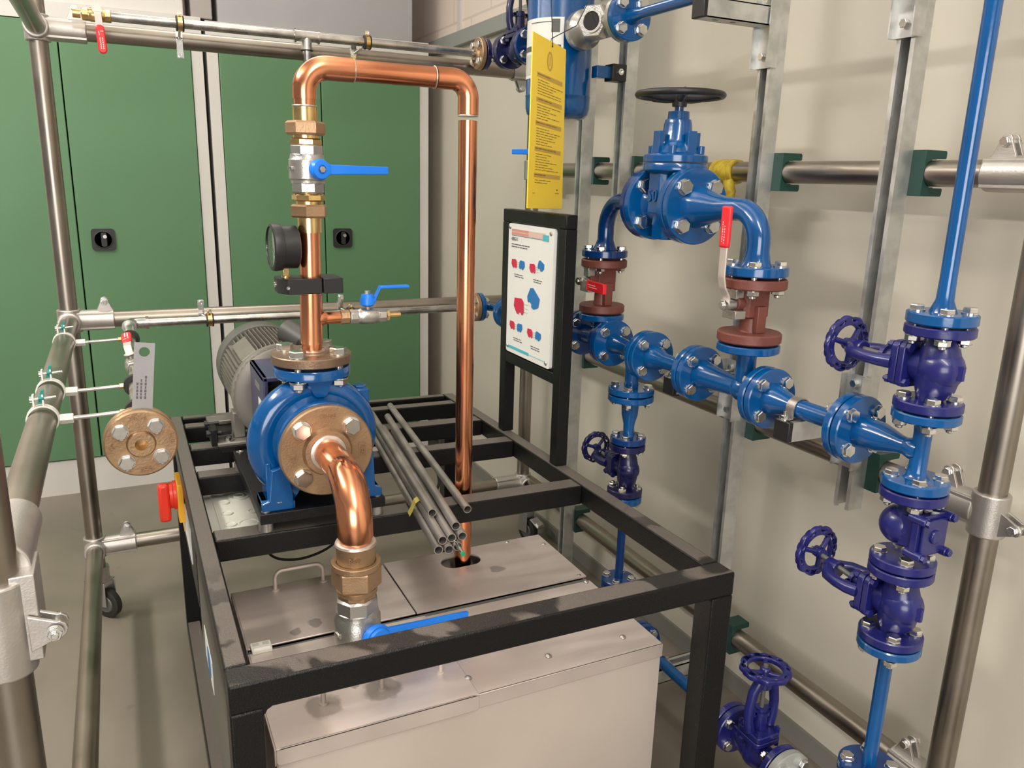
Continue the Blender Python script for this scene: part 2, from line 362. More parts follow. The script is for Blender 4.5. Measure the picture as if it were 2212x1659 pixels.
def fl(m, c, ax, r, t, rf=0., n=44):
    # flange disc of thickness t growing from c along ax, small chamfer, raised face at c
    ch = min(.0025, t*.15); e = .0025 if rf else 0
    pr = ([(-e, rf), (0, rf)] if rf else [])+[(0, r-ch), (ch, r), (t-ch, r), (t, r-ch)]
    return m.lathe(c, ax, pr, n)
# ================================================================== the setting
XW, YB = 1.555, 4.62
struct(build('floor', FLOOR, M().b2((-3.6, -3.4, -.05), (XW+.2, YB+.2, 0)), smooth=0))
struct(build('wall_right', WALL, M().b2((XW, -3.4, 0), (XW+.15, YB, 3.5)), smooth=0))
struct(build('wall_back', WALL, M().b2((-3.6, YB, 0), (XW+.15, YB+.15, 3.5)), smooth=0))
CEIL = mat('white_ceiling', (.72, .70, .66), .8)
struct(build('ceiling', CEIL, M().b2((-3.6, -3.4, 3.4), (XW+.15, YB+.15, 3.5)), smooth=0))
struct(build('baseboard_right', mat('dusty_skirting', (.20, .19, .17), .6), M().b2((XW-.010, -3.4, 0), (XW, YB, .058)), smooth=0))
o = build('cable_trunking', TRUNK, M().b2((XW-.03, 1.2, 2.085), (XW, YB, 2.15)), bevel=.003)
tag(o, 'grey trunking strip running along the right wall below the pale bricks', 'trunking')
o = build('trim_1', LACQ, M().b2((XW-.012, 3.80, 2.15), (XW, 3.84, 3.4)), smooth=0); struct(o)

# ------------------------------------------------------------------ cabinets
YC = 4.0
def lock(parent, x, z, s):
    h = build('handle_plate', BLACK, M().prism(rrect(-s, -s, s, s, s*.3), (x, YC-.018, z), X, Z, -.010) , parent, 'black square turn handle plate')
    m = M().lathe((x, YC-.018, z), -Y, [(0, s*.86), (.002, s*.86), (.003, s*.74), (-.004, s*.7)], 32)
    build('recess_ring', RUBBER, m, h)
    m = M().prism(rrect(-s*.18, -s*.66, s*.3, s*.66, s*.15), (x, YC-.019, z), X, Z, -.008)
    build('turn_grip', BLACK, m, h)
    build('key_cylinder', NICKEL, M().cyl((x+s*.15, YC-.017, z+s*.28), (x+s*.15, YC-.031, z+s*.28), s*.17, n=20), h)
def cabinet(x0, x1, seam, label, zt, mats, lock_x, name):
    r = thing('metal_cabinet', ((x0+x1)/2, YC+.25, 0), label, 'cabinet')
    m = M(); y0, y1 = YC, YC+.5
    m.b2((x0, y0, 0), (x1, y0+.02, .165)); m.b2((x0, y0, 2.055), (x1, y0+.02, zt))
    m.b2((x0, y0, .165), (x0+.047, y0+.02, 2.055)); m.b2((x1-.047, y0, .165), (x1, y0+.02, 2.055))
    m.b2((x0, y0+.02, 0), (x0+.002, y1, zt)); m.b2((x1-.002, y0+.02, 0), (x1, y1, zt)); m.b2((x0, y0+.02, zt-.002), (x1, y1, zt)); m.b2((x0, y1-.002, 0), (x1, y1, zt))
    build('carcass', LACQ, m, r, smooth=0)
    for a, b, mt, lk in ((x0+.05, seam-.0025, mats[0], 0), (seam+.0025, x1-.05, mats[1], lock_x)):
        d = build('door', mt, M().b2((a, YC-.008, .170), (b, YC+.012, 2.050)), r, bevel=.003)
        if lk: lock(d, lk, 1.170, .047)
    return r
cabinet(-.665, .400, -.16, 'green two door metal cabinet with grey frame, behind the left post of the tube frame', 2.125, (GREEN, GREEN), -.064, 'l')
cabinet(.417, 1.457, .917, 'dark green two door metal cabinet with grey frame, behind the copper pipe loop', 2.115, (GREEN, GREEN), 1.001, 'r')
o = build('steel_box', SHEET, M().b2((.475, YC+.03, 2.117), (1.385, YC+.46, 2.75)), bevel=.004)
tag(o, 'dented grey sheet steel box lying on top of the right green cabinet', 'box')
o = build('steel_box', mat('taupe_sheet', (.30, .27, .25), .5), M().b2((.365, YC+.04, 2.127), (.455, YC+.3, 2.4)), bevel=.004)
tag(o, 'narrow taupe metal box standing on top where the two cabinets meet', 'box')
o = build('steel_box', LACQ, M().b2((-.5, YC+.03, 2.127), (.335, YC+.45, 2.6)), bevel=.004)
tag(o, 'pale grey box on top of the left green cabinet', 'box')

# ------------------------------------------------------------------ tube frame
RT = .0253
XL, YBK, XR, YF = -.16, 2.79, 1.45, .868
ZU, ZM, ZB = 1.857, 1.015, .252
def tube(a, b, label, cat='tube', grp=None):
    a, b = Vector(a), Vector(b)
    d = (b-a).normalized(); L = (b-a).length
    m = M().lathe(a, d, [(0, RT-.003), (0, RT), (L, RT), (L, RT-.003), (L-.03, RT-.003), (L-.03, 0)], 40)
    return tag(build('frame_tube', STEEL, m), label, cat)
tube((XL, YBK, .16), (XL, YBK, 2.05), 'upright steel frame tube in front of the left green cabinet')
tube((1.437, YBK, .16), (1.437, YBK, 2.3), 'upright steel frame tube in the back corner behind the sign stand')
tube((XR, YF, .16), (XR, YF, 2.4), 'upright steel frame tube at the right edge, beside the blue riser')
tube((-.17, 1.055, .05), (-.17, 1.055, 1.35), 'short upright steel tube in the lower left corner, nearest the viewer')
tube((XL+.05, YBK, ZU), (1.40, YBK, ZU), 'upper back steel rail passing behind the top of the copper loop')
tube((XL+.05, YBK, ZM), (1.40, YBK, ZM), 'middle back steel rail passing behind the pump motor')
tube((XL+.05, YBK, ZB), (1.40, YBK, ZB), 'lowest back steel rail, just above the floor under the black table')
tube((XL, YBK-.03, ZM), (XL-.004, 1.07, ZM-.014), 'left middle steel rail carrying three white pipe rings')
tube((XL, YBK-.03, ZB), (XL, .5, ZB), 'left lowest steel rail running along the floor towards the viewer')
tube((XL, YBK-.03, ZU), (XL, .9, ZU), 'left upper steel rail coming towards the viewer at the top left corner')
tube((XR, YBK-.03, 1.512), (XR, .3, 1.512), 'right upper steel rail along the wall behind the black handwheel')
tube((XR, YBK-.03, .886), (XR, YF+.03, .886), 'right middle steel rail along the wall behind the flanged manifold')
tube((XR, YBK-.03, .262), (XR, YF+.03, .262), 'right lowest steel rail along the foot of the wall')

def clamp(p, socks, label, lug=None, ring=.072, rax=Z, name='pipe_clamp'):
    # slit sleeve round the upright and one socket per rail; lug = (direction, axis) of the bolt ear
    p = Vector(p); r = thing('tube_clamp', p, label, 'clamp')
    m = M(); ro = .0335; rax = Vector(rax)
    m.ring(p-rax*ring/2, rax, RT-.001, ro, ring, 36, ch=.002)
    for d, L, off in socks:
        d = Vector(d); m.ring(p+d*.018+Vector(off), d, RT-.001, ro-.001, L-.018, 36, ch=.002)
        m.box(p+d*(L*.5+.01)+Vector(off), [abs(d[i])*(L-.02)+(1-abs(d[i]))*.052 for i in range(3)]) if L > .08 else None
    build('body', CLAMP, m, r, bevel=.0015)
    for q, ax, up in (lug or []):
        q, ax, up = Vector(q)+p, Vector(ax).normalized(), Vector(up).normalized(); s = up.cross(ax)
        for k in (-1, 1):
            m = M().prism([(-.024, 0), (.024, 0), (.011, .030)]+[(.012*cos(t), .030+.012*sin(t)) for t in (.3, .9, 1.57, 2.2, 2.8)]+[(-.011, .030)], q+ax*(k*.007)-ax*.006*(k < 0), s, up, (.006))
            build('ear', CLAMP, m, r, bevel=.001)
        bolt(r, q+up*.028+ax*.013, ax, .009, .03, 'nut')
    return r
NX = (-1, 0, 0); NY = (0, -1, 0)
clamp((XL, YBK, ZU), [((1, 0, 0), .125, (0, 0, 0)), (NY, .06, (0, 0, 0))], 'corner clamp at the top of the left upright', [((.10, 0, .028), NY, Z)])
clamp((XL, YBK, ZM), [((1, 0, 0), .125, (0, 0, 0)), (NY, .06, (0, 0, 0))], 'corner clamp halfway up the left upright, beside the first white pipe ring', [((.10, 0, .028), NY, Z)])
clamp((XL, YBK, ZB), [((1, 0, 0), .125, (0, 0, 0)), (NY, .06, (0, 0, 0))], 'corner clamp at the foot of the left upright above the swivel castor', [((.10, 0, .028), NY, Z)])
clamp((1.437, YBK, ZU), [(NX, .10, (0, 0, 0))], 'corner clamp on the back right upright beside the upper midnight blue valve', [((-.06, 0, -.028), NY, -Z)])
clamp((1.437, YBK, 2.04), [(NX, .09, (0, 0, 0))], 'topmost clamp on the back right upright, cut off by the picture top', [((-.06, 0, -.026), NY, -Z)])
clamp((1.437, YBK, ZM), [(NX, .10, (0, 0, 0))], 'corner clamp on the back right upright behind the sign board', [((-.06, 0, .028), NY, Z)])
clamp((1.437, YBK, ZB), [(NX, .13, (0, 0, 0)), (NY, .06, (0, 0, 0))], 'corner clamp at the foot of the back right upright under the table')
clamp((1.437, YBK, 1.512), [(NY, .09, (0, 0, 0))], 'corner clamp on the back right upright behind the yellow card')
clamp((XR, YF, 1.512), [(Y, .115, (0, 0, 0))], 'clamp on the right upright at the end of the upper wall rail', [((0, .085, .028), NX, Z)])
clamp((XR, YF, .886), [(Y, .115, (0, 0, 0))], 'clamp on the right upright level with the square valve cover', [((0, .085, .028), NX, Z), ((.0, -.03, -.01), NX, NY)], ring=.085)
clamp((XR, YF, .262), [(Y, .105, (0, 0, 0))], 'clamp at the foot of the right upright near the picture bottom', [((0, .075, .028), NX, Z)], ring=.08)
r = clamp((-.17, 1.055, .930), [], 'large cast clamp on the short upright in the lower left corner', [((.03, -.015, -.005), Y, X)], ring=.125)
build('rail_socket', CLAMP, M().cyl(V(-.1642, 1.062, ZM-.0142), V(-.1625, 1.215, ZM-.0115), .0325, n=36, ch=.002).b2((-.188, 1.035, .885), (-.128, 1.105, 1.0)), r, bevel=.004)
def castor(p, label, yaw, brake=True, zt=.17):
    p = Vector(p); r = thing('swivel_castor', p, label, 'castor'); c, s = cos(yaw), sin(yaw); d = V(c, s, 0); n = V(-s, c, 0)
    wl = p+d*.03+Z*.05
    w_ = build('wheel', RUBBER, M().lathe(wl-n*.013, n, [(0, .03), (0, .046), (.003, .05), (.023, .05), (.026, .046), (.026, .03)], 32), r)
    build('hub', COWL, M().cyl(wl-n*.016, wl+n*.016, .03, n=24, ch=.003), w_)
    m = M()
    for k in (-1, 1): m.box(p+d*.02+n*(k*.022)+Z*.088, (.05, .003, .085), (d, n, Z))
    m.box(p+Z*.132, (.075, .06, .005), (d, n, Z)); m.cyl(p+Z*.13, p+Z*zt, .018, n=24)
    build('fork', FORK, m, r, bevel=.001)
    if brake:
        build('brake_pedal', FORK, M().box(p+d*.085+Z*.10, (.055, .04, .006), ((d-Z*.45).normalized(), n, (Z+d*.45).normalized())).box(p+d*.10+Z*.098, (.02, .03, .012), ((d-Z*.45).normalized(), n, (Z+d*.45).normalized())), r, bevel=.001)
    m = M().ring(p+Z*.13, Z, .02, .034, .05, 28, ch=.002); build('post_cup', CLAMP, m, r)
    bolt(r, p+n*.036+Z*.155, n, .008, .02, 'cap'); return r
castor((XL, YBK, 0), 'black wheel swivel castor under the left upright', -.25*pi, False, .2)
castor((1.437, YBK-.02, 0), 'swivel castor with brake pedal, under the back right upright', -.42*pi, True, .2)
castor((XR, YF, 0), 'swivel castor under the right upright at the picture bottom', .3*pi, False, .2)
# ------------------------------------------------------------------ black table frame
ZT = .735
def T(u, v):  # corner-true position on the slightly skew table top
    a = V(.088, 1.106, 0).lerp(V(1.045, 1.093, 0), u); b = V(.092, 2.585, 0).lerp(V(1.02, 2.55, 0), u); return a.lerp(b, v)
tf = thing('table_frame', (.56, 1.83, 0), 'black powder coated steel table frame carrying the blue pump', 'table frame')
def bar(name, quad, z0, z1):
    m = M().add([V(q.x, q.y, z) for z in (z0, z1) for q in quad], [(3, 2, 1, 0), (4, 5, 6, 7), (0, 1, 5, 4), (1, 2, 6, 5), (2, 3, 7, 6), (3, 0, 4, 7)])
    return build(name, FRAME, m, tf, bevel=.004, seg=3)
us, ue = .038, .958
bar('side_bar', [T(0, .0355), T(us, .0355), T(us, 1), T(0, 1)], ZT-.05, ZT)
bar('side_bar', [T(ue, .0355), T(1, .0355), T(1, 1), T(ue, 1)], ZT-.05, ZT)
def vy(y): return (y-1.10)/(2.5675-1.10)
for y0, y1 in ((1.10, 1.152), (1.616, 1.672), (2.0, 2.052), (2.224, 2.28), (2.436, 2.482), (2.535, 2.5675)):
    a, b, c_ = (0, 1, vy(y0)) if y0 < 1.2 else (us, ue, vy(y0))
    d_ = .0355 if y0 < 1.2 else vy(y1)
    if y0 < 1.2: c_ = 0
    bar('cross_bar', [T(a, c_), T(b, c_), T(b, d_), T(a, d_)], ZT-.05, ZT)
for u0, u1, v0, v1 in ((0, .052, 0, .036), (.946, 1, 0, .036), (0, .05, .966, 1), (.95, 1, .966, 1)):
    bar('leg', [T(u0, v0), T(u1, v0), T(u1, v1), T(u0, v1)], 0, ZT-.05)
bar('floor_bar', [T(0, .036), T(.045, .036), T(.045, .966), T(0, .966)], 0, .05)
bar('floor_bar', [T(.955, .036), T(1, .036), T(1, .966), T(.955, .966)], 0, .05)
for x, sx in ((.142, 1), (.993, -1)):
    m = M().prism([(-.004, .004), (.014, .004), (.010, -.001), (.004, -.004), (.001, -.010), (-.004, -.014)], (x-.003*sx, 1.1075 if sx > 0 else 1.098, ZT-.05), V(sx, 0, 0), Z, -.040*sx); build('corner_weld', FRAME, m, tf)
# ------------------------------------------------------------------ switch box on the left side of the table
SHADE = mat('shaded_olive_panel', (.12, .12, .095), .55)  # shade under the table side is put into this dark panel colour
eb = thing('switch_box', (.2, 2.1, .45), 'pale grey switch box under the left side of the black table', 'switch box')
m = M().b2((.135, 1.70, .655), (.45, 2.21, .664))
build('tray', GREYP, m, eb, bevel=.002)
m = M().prism(rrect(.155, 1.72, .28, 2.20, .012), (0, 0, .664), X, Y, .004)
build('embossed_panel', GREYP, m, eb, bevel=.0012)
def boss(x, y, r, h=.0025): return M().lathe((x, y, .6675), Z, [(0, r), (h*1.7, r-.0015), (h*1.7, r-.004), (h*.9, r-.006), (h*.9, 0)], 28)
for x, y, r in ((.18, 1.99, .015), (.18, 2.06, .015), (.18, 1.92, .015), (.22, 2.02, .027), (.22, 2.02, .016), (.265, 2.06, .015), (.265, 1.98, .017), (.24, 1.91, .015), (.22, 2.11, .015), (.265, 2.14, .015), (.18, 1.85, .015), (.22, 1.84, .026), (.18, 2.14, .015)):
    build('knockout_ring', GREYP, boss(x, y, r, .0035 if r == .016 else .0022), eb)
for x in (.19, .255):
    build('slot_boss', GREYP, M().prism(rrect(x-.013, 1.735, x+.013, 1.752, .008), (0, 0, .664), X, Y, .007), eb, bevel=.001)
build('side_cover', SHADE, M().b2((.100, 1.17, .283), (.108, 1.86, .66)), eb, bevel=.002)
build('back_case', BLACK, M().b2((.100, 1.90, .44), (.125, 2.50, .655)), eb, bevel=.003)
build('yellow_plate', YPL, M().b2((.082, 2.19, .545), (.098, 2.30, .655)), eb, bevel=.003)
m = M().lathe((.082, 2.255, .605), -X, [(0, .04), (.008, .04), (.01, .036), (.018, .036)], 32); k = build('rotary_switch', REDP, m, eb)
build('switch_handle', REDP, M().box((.05, 2.245, .59), (.03, .028, .11), (X, Y, Z)), k, bevel=.008)
build('yellow_label', YPL, M().b2((.0975, 2.30, .47), (.0995, 2.40, .53)), eb, smooth=0)
build('white_label', PAPER, M().b2((.0970, 2.02, .50), (.0995, 2.38, .60)), eb, smooth=0)
o = build('blue_sign_label', PAPER, M().b2((.0985, 1.59, .40), (.0998, 1.755, .475)), eb, smooth=0)
build('blue_disc', PBLUE, M().cyl((.0978, 1.660, .437), (.0986, 1.660, .437), .034, n=32), o)
# ------------------------------------------------------------------ stainless tank under the table front
tk = thing('stainless_tank', (.56, 1.47, 0), 'stainless steel water tank standing under the front of the black table', 'tank')
x0, x1, y0, y1, zt = .163, .958, 1.19, 1.76, .54
m = M().b2((x0+.004, y0+.004, .05), (x1-.002, y0+.008, zt-.004)).b2((x0+.004, y1-.006, .05), (x1-.004, y1-.002, zt-.006)).b2((x0+.002, y0+.006, .05), (x0+.006, y1-.004, zt-.006)).b2((x1-.006, y0+.006, .05), (x1-.002, y1-.004, zt-.006)).b2((x0+.004, y0+.004, .05), (x1-.004, y1-.004, .056))
build('tub', STAINW, m, tk, smooth=0)
m = M().b2((.522, y0-.0005, zt-.004), (x1, 1.488, zt)).b2((.522, y0-.0005, zt-.03), (x1, y0+.0035, zt))
build('right_front_plate', STAIN, m, tk, bevel=.0012)
m = M().b2((x0, y0-.004, zt-.001), (.535, 1.488, zt+.003)); m.prism(rrect(0, 0, .372, .034, .008), (x0, y0-.004, zt-.031), X, Z, -.003); m.b2((x0-.003, y0-.004, zt-.03), (x0, 1.488, zt+.003))
build('left_front_lid', STAIN, m, tk, bevel=.0012)
m = M().b2((x0, 1.505, zt-.001), (.520, 1.752, zt+.003)); m.b2((x0-.003, 1.505, zt-.025), (x0, 1.752, zt+.003))
ld = build('hinged_lid', STAIN, m, tk, bevel=.0015)
def handle(xa, xb, y, z, parent, h=.047):
    pts = [V(xa, y, z)]+arc((xa, y, z+h), Z, X, .018, 6)+arc((xb, y, z+h), X, -Z, .018, 6)+[V(xb, y, z)]
    hd = build('handle', STAIN, M().tube(pts, .0048, 12), parent)
    for x in (xa, xb): build('collar', STAIN, M().cyl((x, y, z), (x, y, z+.003), .009, n=20), hd)
handle(.256, .366, 1.728, zt+.003, ld)
hole = [(.705-.022+.030*cos(t), 1.695+.030*sin(t)) for t in [pi/2+pi*i/10 for i in range(11)]]+[(.705+.022+.030*cos(t), 1.695+.030*sin(t)) for t in [-pi/2+pi*i/10 for i in range(11)]]
m = plate([(.523, 1.505), (x1, 1.505), (x1, 1.757), (.523, 1.757)], [hole], .004, (0, 0, zt+.0015), X, Y)
build('slotted_cover', STAIN, m, tk, smooth=0)
build('gap_strip', COWL, M().b2((x0, 1.489, zt-.008), (x1, 1.504, zt-.004)), tk, smooth=0)
m = M()
fl_ = [ld]
handle(.263, .373, 1.275, zt+.003, tk, .05)
build('stud', STAIN, M().cyl((.493, 1.28, zt+.003), (.493, 1.28, zt+.04), .0045, n=14, ch=.001).cyl((.493, 1.28, zt+.003), (.493, 1.28, zt+.006), .0085, n=16), tk)
for x, y in ((.535, 1.243), (.713, 1.246), (.892, 1.244), (.944, 1.482), (.944, 1.515), (.945, 1.70), (.86, 1.748)):
    build('screw', NICKEL, M().lathe((x, y, zt+.001), Z, [(0, .007), (.002, .0065), (.0045, .003), (.0047, 0)], 18), tk)
hg = build('hinge', WHITE, M().prism(rrect(-.018, -.016, .022, .016, .003), (.186, 1.497, zt+.003), X, Y, .008), tk, bevel=.001)
for x, y in ((.178, 1.503), (.198, 1.503)): build('hinge_cap', GREYP, M().b2((x-.006, y-.005, zt+.011), (x+.006, y+.005, zt+.0125)), hg)
build('hinge_knuckle', WHITE, M().cyl((.172, 1.488, zt+.008), (.204, 1.488, zt+.008), .005, n=16), hg)
# ------------------------------------------------------------------ information sign on two posts
sg = thing('sign_stand', (1.017, 1.94, ZT), 'black sign stand with a white coupling diagram board on the table right side', 'sign')
sx0, sx1, sy0, sy1, st, sb = 1.0, 1.034, 1.752, 2.118, 1.396, .985
for a, b in ((sy0, sy0+.036), (sy1-.036, sy1)): build('post', POWDER, M().b2((sx0, a, ZT), (sx1, b, st-.036)), sg, bevel=.002)
build('top_rail', POWDER, M().b2((sx0, sy0, st-.036), (sx1, sy1, st)), sg, bevel=.003)
build('bottom_rail', POWDER, M().b2((sx0, sy0+.036, sb-.03), (sx1, sy1-.036, sb)), sg, bevel=.002)
bb = build('back_board', POWDER, M().b2((sx0+.008, sy0+.036, sb), (sx0+.012, sy1-.036, st-.036)), sg, smooth=0)
# board face lies in the plane x = const; its right hand side is towards -y
BX = .9985; by0, by1, bz0, bz1 = 1.808, 2.075, .99, 1.358
bd = build('diagram_board', PAPER, M().prism(rrect(by0, bz0, by1, bz1, .009), (BX, 0, 0), Y, Z, .010), sg, 'white printed board with red and blue coupling drawings')
def on(u, v, k=.0006): return V(BX-k, by1-u*(by1-by0), bz1-v*(bz1-bz0))
def pr(name, u0, v0, u1, v1, mt, k=.0008):
    a, b = on(u0, v0), on(u1, v1); return build(name, mt, M().b2((BX-k, b.y, b.z), (BX-k+.0005, a.y, a.z)), bd, smooth=0)
pr('title_band', .08, .04, .83, .082, mat('pale_salmon', (.62, .45, .40), .5)); pr('title_block', .08, .04, .47, .056, SALMON, .0012); pr('title_block', .08, .063, .47, .080, SALMON, .0012)
pr('rule_line', .08, .086, .90, .089, INK); pr('logo', .78, .05, .90, .092, TEAL, .0014)
text('4.BG11', .014, on(.15, .115), -Y, Z, INK, bd, name='heading')
def words(y, u0, n, w_, h, sc=1.):
    u = u0
    rr = random.Random(int(y*1000)+n)
    m = M()
    for i in range(n):
        l = w_*(.6+.8*rr.random()); a, b = on(u, y), on(u+l, y+h); m.b2((BX-.0008, b.y, b.z), (BX-.0003, a.y, a.z)); u += l+.012
    build('text_line', INK, m, bd, smooth=0)
words(.150, .08, 6, .065, .007); words(.168, .08, 6, .058, .007)
def half(cu, cv, s, mt, flip, tilt):
    # half coupling silhouette: barrel with two feet
    P = [(-.5, .62), (.28, .70), (.5, .45), (.55, -.35), (.40, -.62), (.30, -.62), (.26, -.48), (.02, -.46), (-.04, -.66), (-.22, -.62), (-.38, -.4), (-.58, -.05)]
    c, q = cos(tilt), sin(tilt); o = on(cu, cv, .0011); pts = []
    for x, y in P:
        if flip: x = -x
        pts.append((-(x*c-y*.62*q)*s, (x*q+y*.62*c)*s))
    build('coupling_half', mt, M().prism(pts, o, Y, Z, -.0006), bd, smooth=0)
    if not flip:
        m = M(); 
        for i in range(3):
            a = o+V(0, -s*.78, s*(.2-.2*i)); m.b2(a-V(0, .010, .001), a+V(.0004, .010, .001))
        build('shaft_line', GREYP, m, bd, smooth=0)
for cu, cv, s, t in ((.16, .30, .030, 0), (.58, .305, .031, .3), (.15, .78, .029, -.1), (.57, .79, .029, .1)):
    half(cu, cv, s, PINK, False, 0 if cv < .5 else -.05); half(cu+.18, cv-(.03 if t > .2 else 0), s, PBLUE, True, -t)
half(.30, .616, .056, PINK, False, 0); half(.62, .53, .060, PBLUE, True, -.5)
for cu, cv in ((.22, .375), (.66, .38), (.24, .87), (.65, .88)): words(cv, cu-.06, 3, .06, .006); words(cv+.016, cu-.05, 3, .055, .006)
pr('foot_band', .04, .945, .55, .968, TEAL); pr('foot_band', .55, .953, .9, .960, mat('pale_teal', (.3, .52, .55), .5))
for u, v in ((.035, .03), (.94, .035), (.04, .955), (.93, .965)): build('screw', NICKEL, M().lathe(on(u, v, .0004), -X, [(0, .006), (.0025, .004), (.003, 0)], 16), bd)
# ================================================================== pump set
PX, PZ = .352, .92
bp = thing('base_plate', (PX, 1.9, ZT), 'black steel base plate on round spacers under the blue pump', 'base plate')
build('plate', POWDER, M().b2((.216, 1.612, .760), (.486, 2.05, .783)), bp, bevel=.0015)
build('motor_plate', POWDER, M().b2((.190, 2.10, .764), (.50, 2.36, .779)), bp, bevel=.0015)
build('bridge_plate', POWDER, M().b2((.245, 2.03, .752), (.46, 2.40, .762)), bp, bevel=.0015)
for x, y in ((.230, 1.640), (.472, 1.640), (.230, 2.030), (.472, 2.030)): build('spacer', NICKEL, M().cyl((x, y, ZT), (x, y, .760), .0155, n=28, ch=.001), bp)
for x, y in ((.230, 1.628), (.472, 1.628), (.231, 2.035), (.472, 2.035)):
    build('socket_screw', NICKEL, M().lathe((x, y, .783), Z, [(0, .009), (.0015, .009), (.002, .005), (.0005, .004), (.0005, 0)], 20), bp)

pp = thing('water_pump', (PX, 1.7, .783), 'blue end suction pump bolted to the black base plate', 'pump')
m = M()
# casing: suction flange, neck, volute shell, rear cover
prof = [(0, .060), (0, .096), (.002, .0985), (.016, .0985), (.018, .096), (.022, .088), (.030, .083), (.040, .088), (.050, .103), (.062, .116), (.078, .123), (.098, .1245), (.106, .121), (.110, .1275), (.113, .129), (.127, .129), (.130, .127), (.132, .1)]
m.lathe((PX, 1.598, PZ), Y, prof, 64)
cs = build('casing', BLUE, m, pp)
m = M()
# volute swell (spiral ring) over the shell
vs = []
pts = []; rs = []
for i in range(49):
    t = -pi*.36+2*pi*.86*i/48; g = .020+.017*i/48
    rr = .096+g*.55; pts.append((PX+cos(t)*rr, 1.675, PZ+sin(t)*rr)); rs.append(g)
m.tube(pts, rs, 18)
build('volute', BLUE, m, pp)
zD = 1.078   # top face of the discharge flange
m = M()
m.lathe((PX, 1.70, PZ), Z, [(.05, .052), (.095, .046), (.112, .040), (.126, .040), (.136, .050), (.1365, .075), (.138, .0815), (.156, .0815), (.158, .080), (.158, .04)], 52)
m.prism([(-.034, .004), (.034, .004), (.021, -.014), (.015, -.032), (.008, -.038), (-.008, -.038), (-.015, -.032), (-.021, -.014)], (PX+.004, 1.638, PZ+.138), X, Z, -.04)
build('discharge_flange', BLUE, m, pp)
m = M()
m.prism([(-.016, 0), (.016, 0), (.016, .09), (-.016, .09)], (.455, 1.672, .93), X, Z, -.05)
m.cyl((.455, 1.70, .93), (.455, 1.70, 1.006), .0195, n=24)
b_ = build('plug_boss', BLUE, m, pp, bevel=.003)
build('plug', BLUE, M().cyl((.455, 1.70, 1.006), (.455, 1.70, 1.010), .019, n=20).hex((.455, 1.70, 1.010), (.455, 1.70, 1.024), .028, ph=.4), b_)
for sx in (-1, 1):
    x = PX+sx*.095
    m = M().prism([(sx*-.03, 0), (sx*.035, 0), (sx*.035, .018), (sx*.020, .024), (sx*.012, .09), (sx*-.02, .10), (sx*-.03, .03)], (x, 1.622, .783), X, Z, -.014)
    m.b2((x-.034, 1.6235, .783), (x-.007, 1.70, .801)).b2((x+.007, 1.6235, .783), (x+.034, 1.70, .801)).b2((x-.034, 1.645, .783), (x+.034, 1.70, .801))
    m.prism([(0, 0), (.075, 0), (.06, .08), (.01, .09)], (x+sx*.016-.006, 1.63, .795), Y, Z, .012)
    f_ = build('foot', BLUE, m, pp, bevel=.002)
    bolt(f_, (x, 1.634, .801), Z, .013, .018, 'bolt')
m = M().lathe((PX, 1.730, PZ), Y, [(0, .118), (.012, .118), (.013, .100), (.03, .092), (.055, .085), (.075, .060), (.115, .055), (.125, .07), (.14, .075)], 48)
build('bearing_bracket', BGREY, m, pp)
m = M()
lx, ly0, ly1, lz = .083, 1.845, 2.045, .100
for dx in (-lx, lx-.012): m.b2((PX+dx, ly0, PZ-.09), (PX+dx+.012, ly1, PZ+lz))
m.b2((PX-lx, ly0, PZ+lz-.012), (PX+lx, ly1, PZ+lz)); m.b2((PX-lx, ly0, PZ-.09), (PX+lx, ly1, PZ-.078))
m.lathe((PX, ly1-.006, PZ), Y, [(0, .05), (0, .078), (.018, .08), (.018, .05)], 48, loop=True)
lt = build('lantern_guard', GUARD, m, pp, bevel=.003)
build('rating_label', PAPER, M().b2((PX-lx-.0008, 1.862, .895), (PX-lx-.0001, 1.925, .955)), lt, smooth=0)
build('maker_plate', NICKEL, M().b2((PX-lx-.0008, 1.90, .975), (PX-lx-.0001, 1.965, .990)), lt, smooth=0)
build('coupling', COWL, M().lathe((PX, 1.86, PZ), Y, [(0, .03), (.05, .03), (.05, .05), (.09, .05), (.09, .03), (.18, .03)], 32), lt)
for a in (45, 135, 225, 315):
    bolt(pp, (PX+.116*cos(R_(a+22)), 1.745, PZ+.116*sin(R_(a+22))), Y, .009, .02, 'bolt')

mo = thing('electric_motor', (PX, 2.22, .783), 'grey finned electric motor coupled behind the blue pump', 'motor')
m = M(); my0, my1 = 2.075, 2.39
m.lathe((PX, my0, PZ), Y, [(0, .095), (.0, .102), (my1-my0, .102), (my1-my0, .095)], 56)
nf = 44
for i in range(nf):
    # cooling fins stand upright over the top and lie level along both sides
    r0, r1 = .0, .121
    if i < 16: q = -.0825+.011*i; d = Z; o_ = X*q; s0 = .090
    else:
        j = (i-16) % 14; q = -.0715+.011*j; d = X if i < 30 else -X; o_ = Z*q; s0 = .090
    r1 = math.sqrt(.121**2-q*q); r0 = math.sqrt(.104**2-q*q)-.006; nrm = Y.cross(d)
    P = [(.03, r0), (.055, r1-.004), (.07, r1), (my1-my0, r1), (my1-my0, r0)]
    m.prism(P, V(PX, my0, PZ)+o_+nrm*.0013, Y, d, .0026 if Y.cross(d).dot(nrm) < 0 else -.0026)
build('finned_body', ALU, m, mo, smooth=30)
m = M().lathe((PX, 2.046, PZ), Y, [(0, .092), (0, .121), (.003, .125), (.010, .125), (.012, .120), (.022, .120), (.024, .128), (.044, .128), (.047, .124), (.047, .10)], 64)
